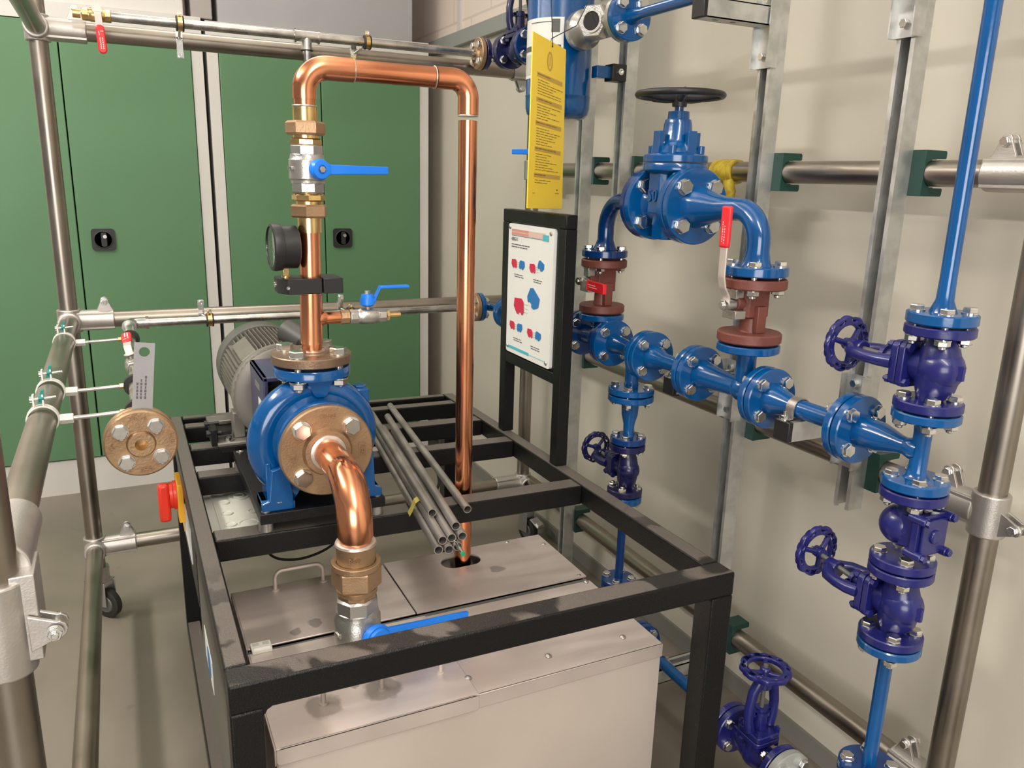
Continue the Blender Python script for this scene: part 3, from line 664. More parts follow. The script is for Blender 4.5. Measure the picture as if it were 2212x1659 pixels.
for i in range(40):
    t = 2*pi*i/40; m.box((PX+.1245*cos(t), 2.063, PZ+.1245*sin(t)), (.003, .012, .006), (V(cos(t), 0, sin(t)), Y, V(-sin(t), 0, cos(t))))
build('end_flange', ALU, m, mo)
build('name_pad', ALU, M().box((PX+.112*cos(2.25), 2.21, PZ+.112*sin(2.25)), (.022, .20, .046), (V(cos(2.2), 0, sin(2.2)), Y, V(-sin(2.2), 0, cos(2.2)))), mo, bevel=.002)
m = M().lathe((PX, 2.375, PZ), Y, [(0, .121), (0, .124), (.004, .1255), (.075, .1255), (.085, .118), (.087, .0)], 64)
build('fan_cowl', COWL, m, mo)
d = V(.42, -.82, -.30).normalized(); p0 = V(.408, 2.155, 1.052)
m = M().cyl(p0-d*.035+V(-.004, 0, .0), p0+d*.045, .034, n=36, ch=.002); 
build('capacitor', mat('charcoal_enamel', (.055, .055, .05), .5), m, mo); build('capacitor_cap', BLACK, M().lathe(p0+d*.045, d, [(0, .036), (.05, .034), (.053, .03), (.053, 0)], 36), mo)
m = M().b2((.185, 2.10, .779), (.30, 2.20, .790)).b2((.23, 2.13, .79), (.26, 2.18, .86)).b2((.40, 2.10, .779), (.50, 2.20, .79)).b2((.44, 2.13, .79), (.47, 2.18, .86))
m.b2((.18, 2.30, .779), (.52, 2.36, .792))
build('motor_foot', ALU, m, mo, bevel=.003)
jk = build('alignment_block', POWDER, M().b2((.172, 2.11, .779), (.188, 2.19, .825)).b2((.188, 2.135, .80), (.225, 2.165, .812)), mo, bevel=.002)
for y, z in ((2.125, .812), (2.172, .825)): bolt(jk, (.168, y, z), -X, .010, .03, 'cap', mt=BLACK)
bolt(mo, (.215, 2.12, .79), Z, .013, .02, 'cap')

# ================================================================== copper pipework
RC = .0215
# -- suction side
sp = thing('copper_suction_pipe', (PX, 1.45, .75), 'thick copper bend with large bronze flange on the pump front', 'pipe')
YS = 1.574
m = M(); m.lathe((PX, YS+.020, PZ), -Y, [(0, .036), (0, .094), (.003, .0975), (.0165, .0975), (.020, .0945), (.020, .052), (.024, .049), (.029, .047), (.030, .030)], 72)
bf = build('bronze_flange', BRONZE, m, sp, 'bronze flange with cast lettering')
def stamp(parent, body, c, n, up, size, box=True, mt=BRONZE):
    n = Vector(n); up = Vector(up).normalized(); ex = up.cross(n).normalized()
    text(body, size, Vector(c)+n*.0004, ex, up, mt, parent, th=.0044, name='cast_lettering')
    if box:
        w_, h_ = size*.36*len(body)+size*.25, size*.62
        o_ = plate(rrect(-w_, -h_, w_, h_, size*.3), [rrect(-w_+.0012, -h_+.0012, w_-.0012, h_-.0012, size*.25)], .0012, Vector(c)+n*.0004, ex, up)
        build('cast_border', mt, o_, parent, smooth=0)
stamp(bf, 'DN50', (PX+.003, YS, PZ+.076), -Y, Z, .013, False)
stamp(bf, 'RG5', (PX-.070, YS, PZ-.012), -Y, -X, .013); stamp(bf, 'RG5', (PX+.073, YS, PZ-.004), -Y, X, .013)
bolts(sp, (PX, YS, PZ), -Y, .0725, 0, .045, .0185, 'nut')
SY = 1.362
RSU = .0305
bend = arc((PX, SY, PZ), -Y, -Z, .085, 14)
build('solder_ring', SOLDER, M().lathe((PX, YS-.009, PZ), -Y, [(0, .0385), (.003, .037), (.005, RSU+.001)], 40), sp)
m = M().tube([V(PX, YS, PZ), V(PX, 1.478, PZ)], RSU, 36)
build('pipe', COPPER, m, sp)
m = M().tube([V(PX, 1.478, PZ)]+bend+[V(PX, SY, .822)], .0335, 40); m.tube([V(PX, SY, .822), V(PX, SY, .80)], RSU, 40)
build('elbow', COPPER, m, sp)
build('solder_ring', SOLDER, M().lathe((PX, SY, .807), Z, [(0, .0395), (.004, .038), (.0065, .0335)], 40), sp)
un = thing('bronze_union', (PX, SY, .70), 'large bronze union nut under the thick copper bend', 'union')
m = M().lathe((PX, SY, .757), Z, [(0, .030), (0, .036), (.045, .0375), (.050, .0395), (.051, .031)], 48); sl = build('sleeve', BRONZE, m, un)
stamp(sl, 'RG5', (PX-.012, SY-.0368, .789), -Y, Z, .013, False)
m = M().hex((PX, SY, .718), (PX, SY, .762), .082, 6, .2); m.ring((PX, SY, .760), Z, .0375, .0465, .012, 40, ch=.001); m.cyl((PX, SY, .708), (PX, SY, .718), .039, n=40)
build('union_nut', BRONZE, m, un, bevel=.001)
m = M().hex((PX, SY, .698), (PX, SY, .710), .070, 8, .1).cyl((PX, SY, .69), (PX, SY, .698), .03, n=32); build('union_tail', BRONZE, m, un)
def lever_handle(parent, piv, ax, d, L, w0, w1, mt, crank=0., th=.004, cover=None, capr=None, name='lever'):
    # flat hand lever: hub at piv on a stem along ax, blade along d, lifted by crank along ax after the hub
    ax, d = Vector(ax).normalized(), Vector(d).normalized(); s = ax.cross(d)
    m = M(); n = 12
    path = []
    for i in range(n+1):
        u = i/n; x = L*u; t = min(max((u-.08)/.18, 0), 1); t = t*t*(3-2*t); path.append((x, crank*t, w0+(w1-w0)*u))
    vs = []; fs = []
    for x, h, w_ in path:
        c = Vector(piv)+d*x+ax*h
        vs += [c-s*w_/2-ax*th/2, c+s*w_/2-ax*th/2, c+s*w_/2+ax*th/2, c-s*w_/2+ax*th/2]
    for i in range(n):
        for j in range(4): fs.append((i*4+j, i*4+(j+1) % 4, i*4+4+(j+1) % 4, i*4+4+j))
    fs += [(3, 2, 1, 0), tuple(n*4+k for k in range(4))]
    m.add(vs, fs); m.cyl(Vector(piv)-ax*th*.5, Vector(piv)+ax*th*.5, max(w0*.75, .007), n=20)
    lv = build(name, mt, m, parent, bevel=min(th, .004)*.45)
    return lv
def ball_valve(p, ax, length, r, label, sax, mt=NICKEL, group=None):
    p, ax, sax = Vector(p), Vector(ax).normalized(), Vector(sax).normalized()
    t = thing('ball_valve', p, label, 'valve', group)
    h = length/2
    m = M(); r8 = r*.96
    m.hex(p-ax*h, p-ax*h*.5, r8*2, 8, .2).hex(p+ax*h*.5, p+ax*h, r8*2, 8, .2)
    m.lathe(p-ax*h*.62, ax, [(0, r*.92), (h*.04, r*1.02), (h*.16, r*1.04), (h*.22, r*1.13), (h*.98, r*1.13), (h*1.04, r*1.05), (h*1.2, r*1.02), (h*1.24, r*.92)], 40)
    m.cyl(p, p+sax*(r*1.45), r*.42, n=24)
    build('body', mt, m, t, bevel=.0006)
    return t
sv = ball_valve((PX, SY, .630), Z, .138, .0395, 'large ball valve with blue lever at the tank lid, below the bronze union', (.35, -.9, 0))
stamp([c for c in sv.children][0], 'PN', (PX-.042, SY-.016, .630), (-.94, -.34, 0), Z, .014, False, NICKEL)
hx = V(.35, -.94, 0).normalized(); pv = V(PX, SY, .630)+hx*.072
lv = build('lever_hub', LEVER, M().lathe(V(PX, SY, .630)+hx*.044, hx, [(0, .020), (.006, .025), (.024, .0255), (.028, .023), (.030, .010), (.026, .009), (.026, 0)], 28), sv, 'bright blue plastic lever hub')
build('hub_screw', NICKEL, M().hex(pv+hx*.001, pv+hx*.006, .012), lv)
ld_ = V(.93, .34, -.19).normalized()
lever_handle(sv, pv-hx*.010, hx, ld_, .235, .040, .022, LEVER, .0, .010)
# -- discharge riser
RX, RY = .356, 1.70
rs = thing('copper_riser', (RX, RY, 1.08), 'copper riser with tee standing on the bronze flange on top of the pump', 'pipe')
m = M().lathe((PX, RY, 1.085), Z, [(0, .022), (0, .0825), (.002, .0845), (.018, .0845), (.020, .0825), (.020, .040), (.023, .038), (.025, .022)], 64)
bf2 = build('bronze_flange', BROWNB, m, rs, 'brownish bronze flange')
text('PN16', .012, (PX+.012, RY-.058, 1.1056), X, Y, BROWNB, bf2, th=.0024, name='cast_lettering')
build('gasket', RUBBER, M().cyl((PX, RY, 1.078), (PX, RY, 1.085), .052, n=40), rs)
bolts(rs, (PX, RY, 1.105), Z, .0625, 0, .05, .0185, 'nut', ph=pi/4+.12)
build('solder_ring', SOLDER, M().lathe((PX+.001, RY, 1.107), Z, [(0, .030), (.003, .028), (.005, RC)], 36), rs)
P = [V(PX, RY, 1.10), V(RX, RY, 1.16)]
m = M().tube([V(.354, RY, 1.10), V(.354, RY, 1.128)], RC, 36); build('pipe', COPPER, m, rs)
m = M().tube([V(.354, RY, 1.125), V(RX, RY, 1.23)], .0235, 40); m.lathe((RX, RY, 1.178), X, [(.008, .0185), (.0225, .0172), (.027, .0146), (.034, .0132), (.062, .0128), (.062, .0)], 28); build('tee', COPPER, m, rs)
m = M().tube([V(RX, RY, 1.22), V(.358, RY, 1.40)], RC, 36); build('pipe', COPPER, m, rs)
dv = ball_valve((.478, RY, 1.178), X, .082, .0155, 'small ball valve with bright blue lever on the copper riser side branch', (0, -.1, 1))
build('bronze_tail', BRONZE, M().hex((.416, RY, 1.178), (.437, RY, 1.178), .029, 8), dv)
build('hose_spigot', BRASS, M().hex((.519, RY, 1.178), (.527, RY, 1.178), .022).cyl((.527, RY, 1.178), (.553, RY, 1.178), .006, n=18, ch=.001), dv)
hz = 1.178+.028
h_ = build('lever_hub', LEVER, M().lathe((.478, RY, hz-.006), Z, [(0, .011), (.004, .0165), (.016, .0165), (.026, .012), (.028, .0)], 24), dv, 'bright blue plastic lever hub')
build('hub_nut', NICKEL, M().hex((.478, RY, hz+.02), (.478, RY, hz+.028), .011), h_)
lever_handle(dv, (.484, RY, hz+.006), Z, X, .088, .018, .017, LEVER, .029, .006)
# -- gauge on its clamp block
gb = thing('gauge_block', (RX, 1.70, 1.23), 'black square clamp block round the copper riser', 'clamp block')
z0, z1 = 1.236, 1.268
m = M().b2((.302, 1.662, z0), (.372, 1.738, z1)); m.prism([(.302, 1.662), (.302, 1.738), (.286, 1.73), (.286, 1.69)], (0, 0, z0), X, Y, z1-z0)
build('left_half', BLACK, m, gb, bevel=.0015); build('right_half', BLACK, M().b2((.3745, 1.662, z0), (.416, 1.738, z1)), gb, bevel=.0015)
bolt(gb, (.302, 1.662, 1.25), -Y, .004, .01, 'cap'); bolt(gb, (.286, 1.71, 1.252), -X, .006, .01, 'cap')
pg = thing('pressure_gauge', (.304, 1.69, 1.268), 'round black pressure gauge on the clamp block, dial facing left', 'gauge')
gc = V(.300, 1.688, 1.331); gx = V(-1, -.05, 0).normalized()
build('case', BLACK, M().lathe(gc-gx*.028, gx, [(0, .0), (0, .040), (.002, .0435), (.032, .0435), (.033, .047), (.045, .0485), (.052, .047), (.054, .042), (.048, .041)], 48), pg)
build('dial', PAPER, M().cyl(gc+gx*.0195, gc+gx*.0200, .041, n=40), pg)
gy = Z.cross(gx)
for i in range(19):
    t = R_(-45+270*i/18); d_ = gy*cos(t)+Z*sin(t)
    build('tick', INK, M().box(gc+gx*.0205+d_*.034, (.007, .0011, .0006), (d_, gx.cross(d_), gx)), pg, smooth=0)
d_ = (gy*.8-Z*.6).normalized(); build('needle', INK, M().box(gc+gx*.021+d_*.012, (.042, .0016, .0006), (d_, gx.cross(d_), gx)), pg, smooth=0)
build('window_pane', PANE, M().cyl(gc+gx*.0228, gc+gx*.0238, .0415, n=40), pg)
build('stem', BRASS, M().b2((.297, 1.683, 1.272), (.309, 1.695, 1.29)).cyl((.303, 1.689, 1.266), (.303, 1.689, 1.273), .009, n=20), pg, bevel=.001)
# -- upper unions, ball valve and the copper loop
def union(x, z_nut, z_sl, z_tail, up, label):
    t = thing('brass_union', (x, RY, z_nut), label, 'union'); s = 1 if up else -1
    build('union_nut', BRONZE, M().hex((x, RY, z_nut), (x, RY, z_nut+s*.027), .068, 6, .35), t)
    build('sleeve', BRASS, M().tube([V(x, RY, z_nut+s*.027), V(x, RY, z_sl)], .0247, 36), t)
    build('tail', BRASS, M().cyl((x, RY, z_tail), (x, RY, z_nut), .026, n=32).hex((x, RY, z_nut-s*.021), (x, RY, z_nut-s*.006), .062, 8, .2), t); return t
union(.358, 1.417, 1.360, 1.441, False, 'brass union between the copper riser and the ball valve above it')
rv = ball_valve((.3575, RY, 1.487), Z, .098, .0328, 'nickel ball valve with long blue lever between the two brass unions', (.42, -.9, 0))
hx = V(.30, -.95, 0).normalized(); c0 = V(.3575, RY, 1.487)
hb = build('lever_hub', LEVER, M().lathe(c0+hx*.034, hx, [(0, .016), (.006, .0195), (.018, .021), (.024, .018), (.025, .009), (.022, .008), (.022, 0)], 28), rv, 'bright blue plastic lever hub')
build('hub_nut', NICKEL, M().hex(c0+hx*.055, c0+hx*.062, .012), hb)
lever_handle(rv, c0+hx*.046+V(.012, 0, 0), hx, V(.95, .31, .01), .150, .020, .016, LEVER, .004, .007)
stamp(rv.children[0], '150', (.3575-.0362, RY-.012, 1.487), (-.95, -.31, 0), Z, .012, False, NICKEL)
union(.3565, 1.553, 1.607, 1.533, True, 'brass union between the ball valve and the top copper elbow')
lp = thing('copper_loop', (.53, RY, 1.6), 'copper pipe loop over the pump with a long drop into the tank cover', 'pipe')
zl, xd = 1.684, .711
m = M().tube([V(.3565, RY, 1.600), V(.3565, RY, 1.635)], RC, 36).tube([V(.454, RY, zl), V(.63, RY, zl)], RC, 36).tube([V(xd, RY, 1.60), V(xd, 1.698, .46)], .0208, 36)
build('pipe', COPPER, m, lp)
e1 = [V(.3565, RY, 1.622)]+arc((.3565, RY, zl), Z, X, .047, 12)+[V(.456, RY, zl)]
build('elbow', COPPER, M().tube(e1, .0236, 40), lp)
e2 = [V(.635, RY, zl)]+arc((xd, RY, zl), X, -Z, .038, 12)+[V(xd, RY, 1.612)]
build('elbow', COPPER, M().tube(e2, .0228, 40), lp)
for p_, d_, r_ in (((.457, RY, zl), X, .0232), ((.632, RY, zl), X, .0228), ((.3565, RY, 1.609), Z, .0245), ((.711, RY, 1.610), Z, .0222)):
    build('solder_ring', SOLDER, M().lathe(V(*p_)-Vector(d_)*.0015, d_, [(0, r_), (.0012, r_+.0006), (.003, r_)], 36), lp)

# ================================================================== loose tubes on the table
def rod(x0, y0, x1, y1, z, label, r=.0095, mt=TUBE, hollow=.0016, z2=None, name='steel_tube', ext=None):
    a, b = V(x0, y0, z), V(x1, y1, z2 if z2 is not None else z)
    m = M().tube([a, b], r, 24, hollow=hollow)
    return tag(build(name, mt, m), label, 'tube', 'loose grey steel tubes lying on the black table')
zr = ZT+.0096
dx, dy = .095, .86   # run of the single tube
rod(.664, 1.560, .756, 2.44, zr, 'single grey steel tube lying apart, right of the tube bundle')
B = [(.530, 1.392, zr, 'bottom left tube of the bundle on the table', 0), (.5505, 1.386, zr, 'second tube from the left in the bottom row of the bundle', .002), (.572, 1.392, zr, 'third tube from the left in the bottom row, behind the shiny rod', .0),
     (.541, 1.398, zr+.0168, 'left tube of the bundle second row', .0), (.5625, 1.402, zr+.0168, 'middle tube of the bundle second row, above the shiny rod', .0), (.586, 1.402, zr+.0165, 'right end tube of the bundle second row', .0),
     (.578, 1.418, zr+.0335, 'upper tube of the bundle ending above the second row', .01), (.556, 1.50, zr+.0335, 'topmost tube of the bundle with its end set back', .0)]
for i, (x, y, z, lb, k) in enumerate(B):
    L = .80-.04*(i % 3); rod(x, y, x+.098*L/.86+k, y+L, z, lb)
rd = build('bright_rod', BRIGHT, M().tube([V(.566, 1.352, .749), V(.588, 1.55, .7525)], .0046, 18)); tag(rd, 'thin shiny rod with a green tip poking out of the tube bundle', 'rod')
build('green_tip', mat('green_paint', (.01, .28, .12), .5), M().tube([V(.566, 1.352, .749), V(.5655, 1.3475, .7489)], .0047, 18), rd)
m = M()
tp = [V(.527, 1.575, zr+.004), V(.535, 1.58, zr+.012), V(.546, 1.588, zr+.0275), V(.563, 1.60, zr+.030)]
vs = []
for q in tp: vs += [q+V(-.001, -.013, 0), q+V(.003, .013, 0)]
m.add([q+Z*k for k in (0, .0006) for q in vs], [(0, 1, 3, 2), (2, 3, 5, 4), (4, 5, 7, 6), (8, 10, 11, 9), (10, 12, 13, 11), (12, 14, 15, 13)])
tag(build('adhesive_tape', TAPE, m), 'strip of yellow tape across the tube bundle', 'tape')
# cables under the table
def cable(pts, label, r=.0045, mt=BLACK):
    cu = []
    P = [Vector(q) for q in pts]; P = [P[0]*2-P[1]]+P+[P[-1]*2-P[-2]]
    for i in range(1, len(P)-2):
        for k in range(10):
            t = k/10; a, b, c, d = P[i-1], P[i], P[i+1], P[i+2]
            cu.append(.5*((2*b)+(c-a)*t+(2*a-5*b+4*c-d)*t*t+(3*b-a-3*c+d)*t**3))
    cu.append(P[-2]); return tag(build('power_cable', mt, M().tube(cu, r, 10)), label, 'cable')
cable([(.27, 2.06, .55), (.296, 2.05, .475), (.36, 2.05, .449), (.436, 2.05, .46), (.485, 2.05, .495), (.54, 2.06, .57), (.58, 2.1, .64)], 'black cable hanging in a loop under the table behind the bronze union', .0036)
cable([(.40, 2.28, .66), (.55, 2.20, .56), (.63, 2.06, .54), (.72, 2.02, .57), (.80, 2.10, .60), (.82, 2.30, .64)], 'black cable curling under the table beside the tube bundle')
cable([(.58, 2.5, .10), (.60, 2.42, .35), (.61, 2.40, .60), (.62, 2.4, .68)], 'thin black cable hanging down behind the rear bars of the table', .004)
# ================================================================== struts, arms and holders on the wall frame
def strut(y, z0, z1, label, x=1.384):
    w_, t = .0205, .0025
    P = [(0, -w_), (.041, -w_), (.041, w_), (0, w_), (0, w_-.0095), (.007, w_-.0095), (.007, w_-.0075), (t, w_-.0075), (t, w_-t), (.041-t, w_-t), (.041-t, -w_+t), (t, -w_+t), (t, -w_+.0075), (.007, -w_+.0075), (.007, -w_+.0095), (0, -w_+.0095)]
    m = M().prism([(p[0], p[1]) for p in P], (x, y, z0), X, Y, z1-z0)
    return tag(build('strut_channel', GALV, m, smooth=0), label, 'strut')
YA, YB_, YCS, YD = 2.36, 2.130, 1.530, 1.150
strut(YA, .0, 2.35, 'galvanised strut channel standing behind the sign stand')
strut(YB_, 1.36, 2.35, 'galvanised strut channel carrying the blue vessel bracket, above the gate valve left flange')
strut(YCS, .0, 2.35, 'long galvanised strut channel right behind the black handwheel valve')
strut(YD, .795, 2.35, 'galvanised strut channel left of the blue riser, its lower end open')
def holder(y, z, label):
    # C shaped saddle gripping the rail between strut and wall
    r = .0268; P = [(-.003, .044), (.055, .044), (.058, .040), (.058, .030), (.056, .028), (.03, .028)]
    P += [(.025+r*cos(t), r*sin(t)) for t in [pi/2-.2+(pi+.4)*i/14 for i in range(15)]]
    P += [(.03, -.028), (.056, -.028), (.058, -.030), (.058, -.040), (.055, -.044), (-.003, -.044)]
    m = M().prism([(p[0], p[1]) for p in P], (1.4265, y+.021, z), X, Z, .042)
    return tag(build('rail_saddle', GREENCL, m, bevel=.001), label, 'saddle clamp', 'dark green rail saddles')
for y, nm in ((YA-.012, 'behind the yellow card'), (YB_-.012, 'left of the gate valve'), (YCS-.03, 'right of the black handwheel valve'), (YD-.03, 'left of the blue riser top')):
    holder(y, 1.512, 'dark green saddle on the upper wall rail, %s' % nm)
for y, nm in ((YA-.012, 'behind the sign stand'), (YCS-.03, 'under the second red valve'), (YD-.03, 'next to the reducer of the manifold')):
    holder(y, .886, 'dark green saddle on the middle wall rail, %s' % nm)
holder(YA-.012, .262, 'dark green saddle on the lowest wall rail, under the table back corner')
holder(YCS-.03, .262, 'dark green saddle on the lowest wall rail, above the floor valve handwheel')
def strap(y0, y1, z, label):
    m = M()
    for k in range(5):
        yy = y0+(y1-y0)*k/5; m.lathe((1.45, yy, z), Y, [(0, RT), (0, RT+.005+.002*(k % 2)), ((y1-y0)/5, RT+.006), ((y1-y0)/5, RT)], 28)
    m.tube([V(1.428, (y0+y1)/2-.03, z-.02), V(1.432, (y0+y1)/2-.035, z-.05), V(1.435, (y0+y1)/2-.03, z-.09)], [.014, .016, .010], 10)
    return tag(build('webbing_strap', YSTRAP, m), label, 'strap')
strap(1.66, 1.74, 1.512, 'yellow webbing strap knotted round the upper wall rail behind the gate valve')
def arm(y, z, label, x0=1.18, drop=.11, up=.055, nz=0):
    r = thing('support_arm', (1.384, y, z), label, 'bracket')
    h = .0205; t = .0025
    m = M().b2((x0+.004, y-h, z-h), (1.381, y-h+t, z+h)).b2((x0+.004, y+h-t, z-h), (1.381, y+h, z+h)).b2((x0+.004, y-h, z-h), (1.381, y+h, z-h+t)).b2((x0+.004, y-h, z+h-t), (1.381, y-.009, z+h)).b2((x0+.004, y+.009, z+h-t), (1.381, y+h, z+h))
    build('channel', GALV, m, r, smooth=0)
    build('end_cap', BLACK, M().b2((x0, y-h-.0005, z-h-.0005), (x0+.012, y+h+.0005, z+h+.0005)), r, 'black plastic end cap', bevel=.002)
    b = .0245
    m = M().b2((1.3785, y-b, z-drop), (1.3825, y+b, z+up)).b2((1.364, y-b-.003, z-drop), (1.396, y-b, z+up)).b2((1.364, y+b, z-drop), (1.396, y+b+.003, z+up))
    build('bracket_plate', GALV, m, r, smooth=0)
    for zz in (z-drop+.025, z+up-.018): build('slot_bolt', ZINC, M().hex((1.3785, y, zz), (1.368, y, zz), .015), r)
    for xx in (x0+.05, x0+.10): build('slot', COWL, M().prism(circ(xx, y, .008, 16, ry=.005), (0, 0, z-h), X, Y, -.0004), r, smooth=0)
    return r
arm(YCS, 1.853, 'galvanised arm with black cap at the top of the picture, on the long strut')
arm(YD, 1.905, 'bracket with round bolt at the top of the strut left of the riser', x0=1.30, drop=.145)
arm(YCS, .998, 'galvanised arm with black cap holding the manifold between the two tees', drop=.105, up=.05)
arm(YD, .998, 'galvanised arm with black cap holding the manifold left of the reducer', drop=.105, up=.10)
arm(YCS, .186, 'galvanised arm with black cap near the floor, under the low blue pipe')
def pclip(y, z, xc, rp, zt, label, two=False):
    # two bolt pipe strap over a pipe along y
    r = thing('pipe_strap', (xc, y, zt), label, 'pipe strap')
    w_ = .022
    pts = [(rp+.0015)*cos(0)]
    P = [(xc+(rp+.002)*cos(t), z+(rp+.002)*sin(t)) for t in [pi*i/14 for i in range(15)]]
    P = [(xc+rp+.024, zt+.002), (xc+rp+.002, zt+.002)]+P+[(xc-rp-.002, zt+.002), (xc-rp-.024, zt+.002)]
    vs = []
    for q in P: vs += [V(q[0], y-w_/2, q[1]), V(q[0], y+w_/2, q[1])]
    n = len(P)
    o_ = [Vector(v) for v in vs]
    for i in range(n):
        a = Vector((P[max(i-1, 0)][0], 0, P[max(i-1, 0)][1])); b = Vector((P[min(i+1, n-1)][0], 0, P[min(i+1, n-1)][1])); d = (b-a).normalized(); nn = V(-d.z, 0, d.x)
        if nn.dot(V(P[i][0]-xc, 0, P[i][1]-z+.02)) < 0: nn = -nn
        vs += []
        o_[2*i] = o_[2*i]+nn*.0022; o_[2*i+1] = o_[2*i+1]+nn*.0022
    m = M(); N = len(vs); fs = []
    for i in range(n-1):
        a, b, c, d = 2*i, 2*i+1, 2*i+3, 2*i+2
        fs += [(a, b, c, d), (N+d, N+c, N+b, N+a), (a, d, N+d, N+a), (b, N+b, N+c, c)]
    fs += [(0, N, N+1, 1), (2*n-2, 2*n-1, N+2*n-1, N+2*n-2)]
    m.add(vs+o_, fs); build('band', NICKEL, m, r)
    for sx in (-1, 1):
        x = xc+sx*(rp+.014)
        build('bolt', ZINC, M().cyl((x, y, zt+.002), (x, y, zt+.004), .009, n=18).hex((x, y, zt+.004), (x, y, zt+.011), .013).cyl((x, y, zt+.011), (x, y, zt+.019), .004, n=12), r)
    return r
MX, MZ = 1.22, 1.041
pclip(1.53, MZ, MX, .019, 1.0185, 'nickel pipe strap on the manifold, on the arm between the two tees')
pclip(1.15, MZ, MX, .019, 1.0185, 'nickel pipe strap on the manifold, on the arm left of the reducer')
pclip(1.53, .225, MX, .0155, .2065, 'pipe strap on the low blue pipe beside the tank corner')

# ================================================================== blue flanged pipework
TF, GP = .017, .003
def joint(parent, c, ax, rf, rbc, t=TF, size=.013, ref=None, ph=pi/4):
    bolts(parent, c, ax, rbc, GP/2+t, 2*t+GP, size, 'nut', ph=ph)
def gasket(parent, c, ax, r): build('gasket', RUBBER, M().cyl(Vector(c)-Vector(ax)*GP/2, Vector(c)+Vector(ax)*GP/2, r, n=36), parent)
def flange(parent, c, ax, rf, mt, side, t=TF, neck=0, nl=.0):
    # flange on the `side` of the joint plane c
    ax = Vector(ax)*side; m = M(); ch = .0022
    pr = [(GP/2, rf*.30), (GP/2, rf-ch), (GP/2+ch, rf), (GP/2+t-ch, rf), (GP/2+t, rf-ch), (GP/2+t, (neck or rf*.3))]
    if neck: pr += [(GP/2+t+nl*.15, neck*.96), (GP/2+t+nl, neck*.55)]
    m.lathe(c, ax, pr, 52)
    return build('flange', mt, m, parent)
RF, RBC = .0655, .0475
F = [2.015, 1.856, 1.672, 1.474, 1.241, 1.009]
def P_(y, z=MZ): return V(MX, y, z)
RM = .0205
def spool(name, loc, label): return thing(name, loc, label, 'pipe')
# tee 1 (behind the sign)
t1 = spool('flanged_tee', P_(1.93), 'blue flanged tee under the left red valve, partly behind the sign')
m = M().tube([P_(F[0]-.01), P_(F[1]+.01)], .027, 28).tube([P_(1.912), P_(1.912, 1.10)], .024, 28); m.sphere(P_(1.914), .034, 24)
build('body', NAVY, m, t1); flange(t1, P_(F[0]), Y, RF, NAVY, -1); flange(t1, P_(F[1]), Y, RF, NAVY, 1); flange(t1, P_(1.912, 1.117), Z, .064, BLUE, -1)
bolts(t1, P_(F[0]), -Y, RBC, GP/2+TF, 2*TF+GP, .013)
# tee 2
t2 = spool('flanged_tee', P_(1.76), 'blue flanged tee branching down to the small stop valve, left of the manifold arm')
m = M().tube([P_(F[1]-.01), P_(1.80), P_(1.765), P_(1.72), P_(F[2]+.01)], [.030, .024, .022, .024, .030], 28).tube([P_(1.742), P_(1.742, .935)], [.020, .019], 28); m.sphere(P_(1.744), .026, 24)
build('body', BLUE, m, t2); flange(t2, P_(F[1]), Y, RF, BLUE, -1); flange(t2, P_(F[2]), Y, RF, BLUE, 1); flange(t2, P_(1.742, .921), Z, .0625, BLUE, 1)
bolts(t2, P_(F[1]), -Y, RBC, GP/2+TF, 2*TF+GP, .013)
# pipe between F3 and F4
s3 = spool('flanged_pipe', P_(1.57), 'short blue flanged pipe over the first manifold arm')
m = M().tube([P_(F[2]-.015), P_(1.63), P_(1.60), P_(F[3]+.01)], [.034, .029, .0195, .019], 28)
build('pipe', BLUE, m, s3); flange(s3, P_(F[2]), Y, RF, BLUE, -1); flange(s3, P_(F[3]), Y, RF, BLUE, 1)
bolts(s3, P_(F[2]), -Y, RBC, GP/2+TF, 2*TF+GP, .013)
# tee 3
t3 = spool('flanged_tee', P_(1.33), 'blue flanged tee under the right red valve')
m = M().tube([P_(F[3]-.015), P_(1.40), P_(1.36), P_(1.27), P_(F[4]+.012)], [.036, .027, .024, .024, .032], 28).tube([P_(1.312), P_(1.312, 1.128)], .0215, 28); m.sphere(P_(1.314), .029, 24)
build('body', BLUE, m, t3); flange(t3, P_(F[3]), Y, RF, BLUE, -1); flange(t3, P_(F[4]), Y, RF, BLUE, 1); flange(t3, P_(1.312, 1.147), Z, .068, BLUE, -1)
bolts(t3, P_(F[3]), -Y, RBC, GP/2+TF, 2*TF+GP, .013)
# pipe F5-F6
s5 = spool('flanged_pipe', P_(1.12), 'short blue flanged pipe over the second manifold arm')
m = M().tube([P_(F[4]-.015), P_(1.20), P_(1.165), P_(F[5]+.01)], [.036, .031, .0195, .019], 28)
build('pipe', BLUE, m, s5); flange(s5, P_(F[4]), Y, RF, BLUE, -1); flange(s5, P_(F[5]), Y, RF, BLUE, 1)
bolts(s5, P_(F[4]), -Y, RBC, GP/2+TF, 2*TF+GP, .013)
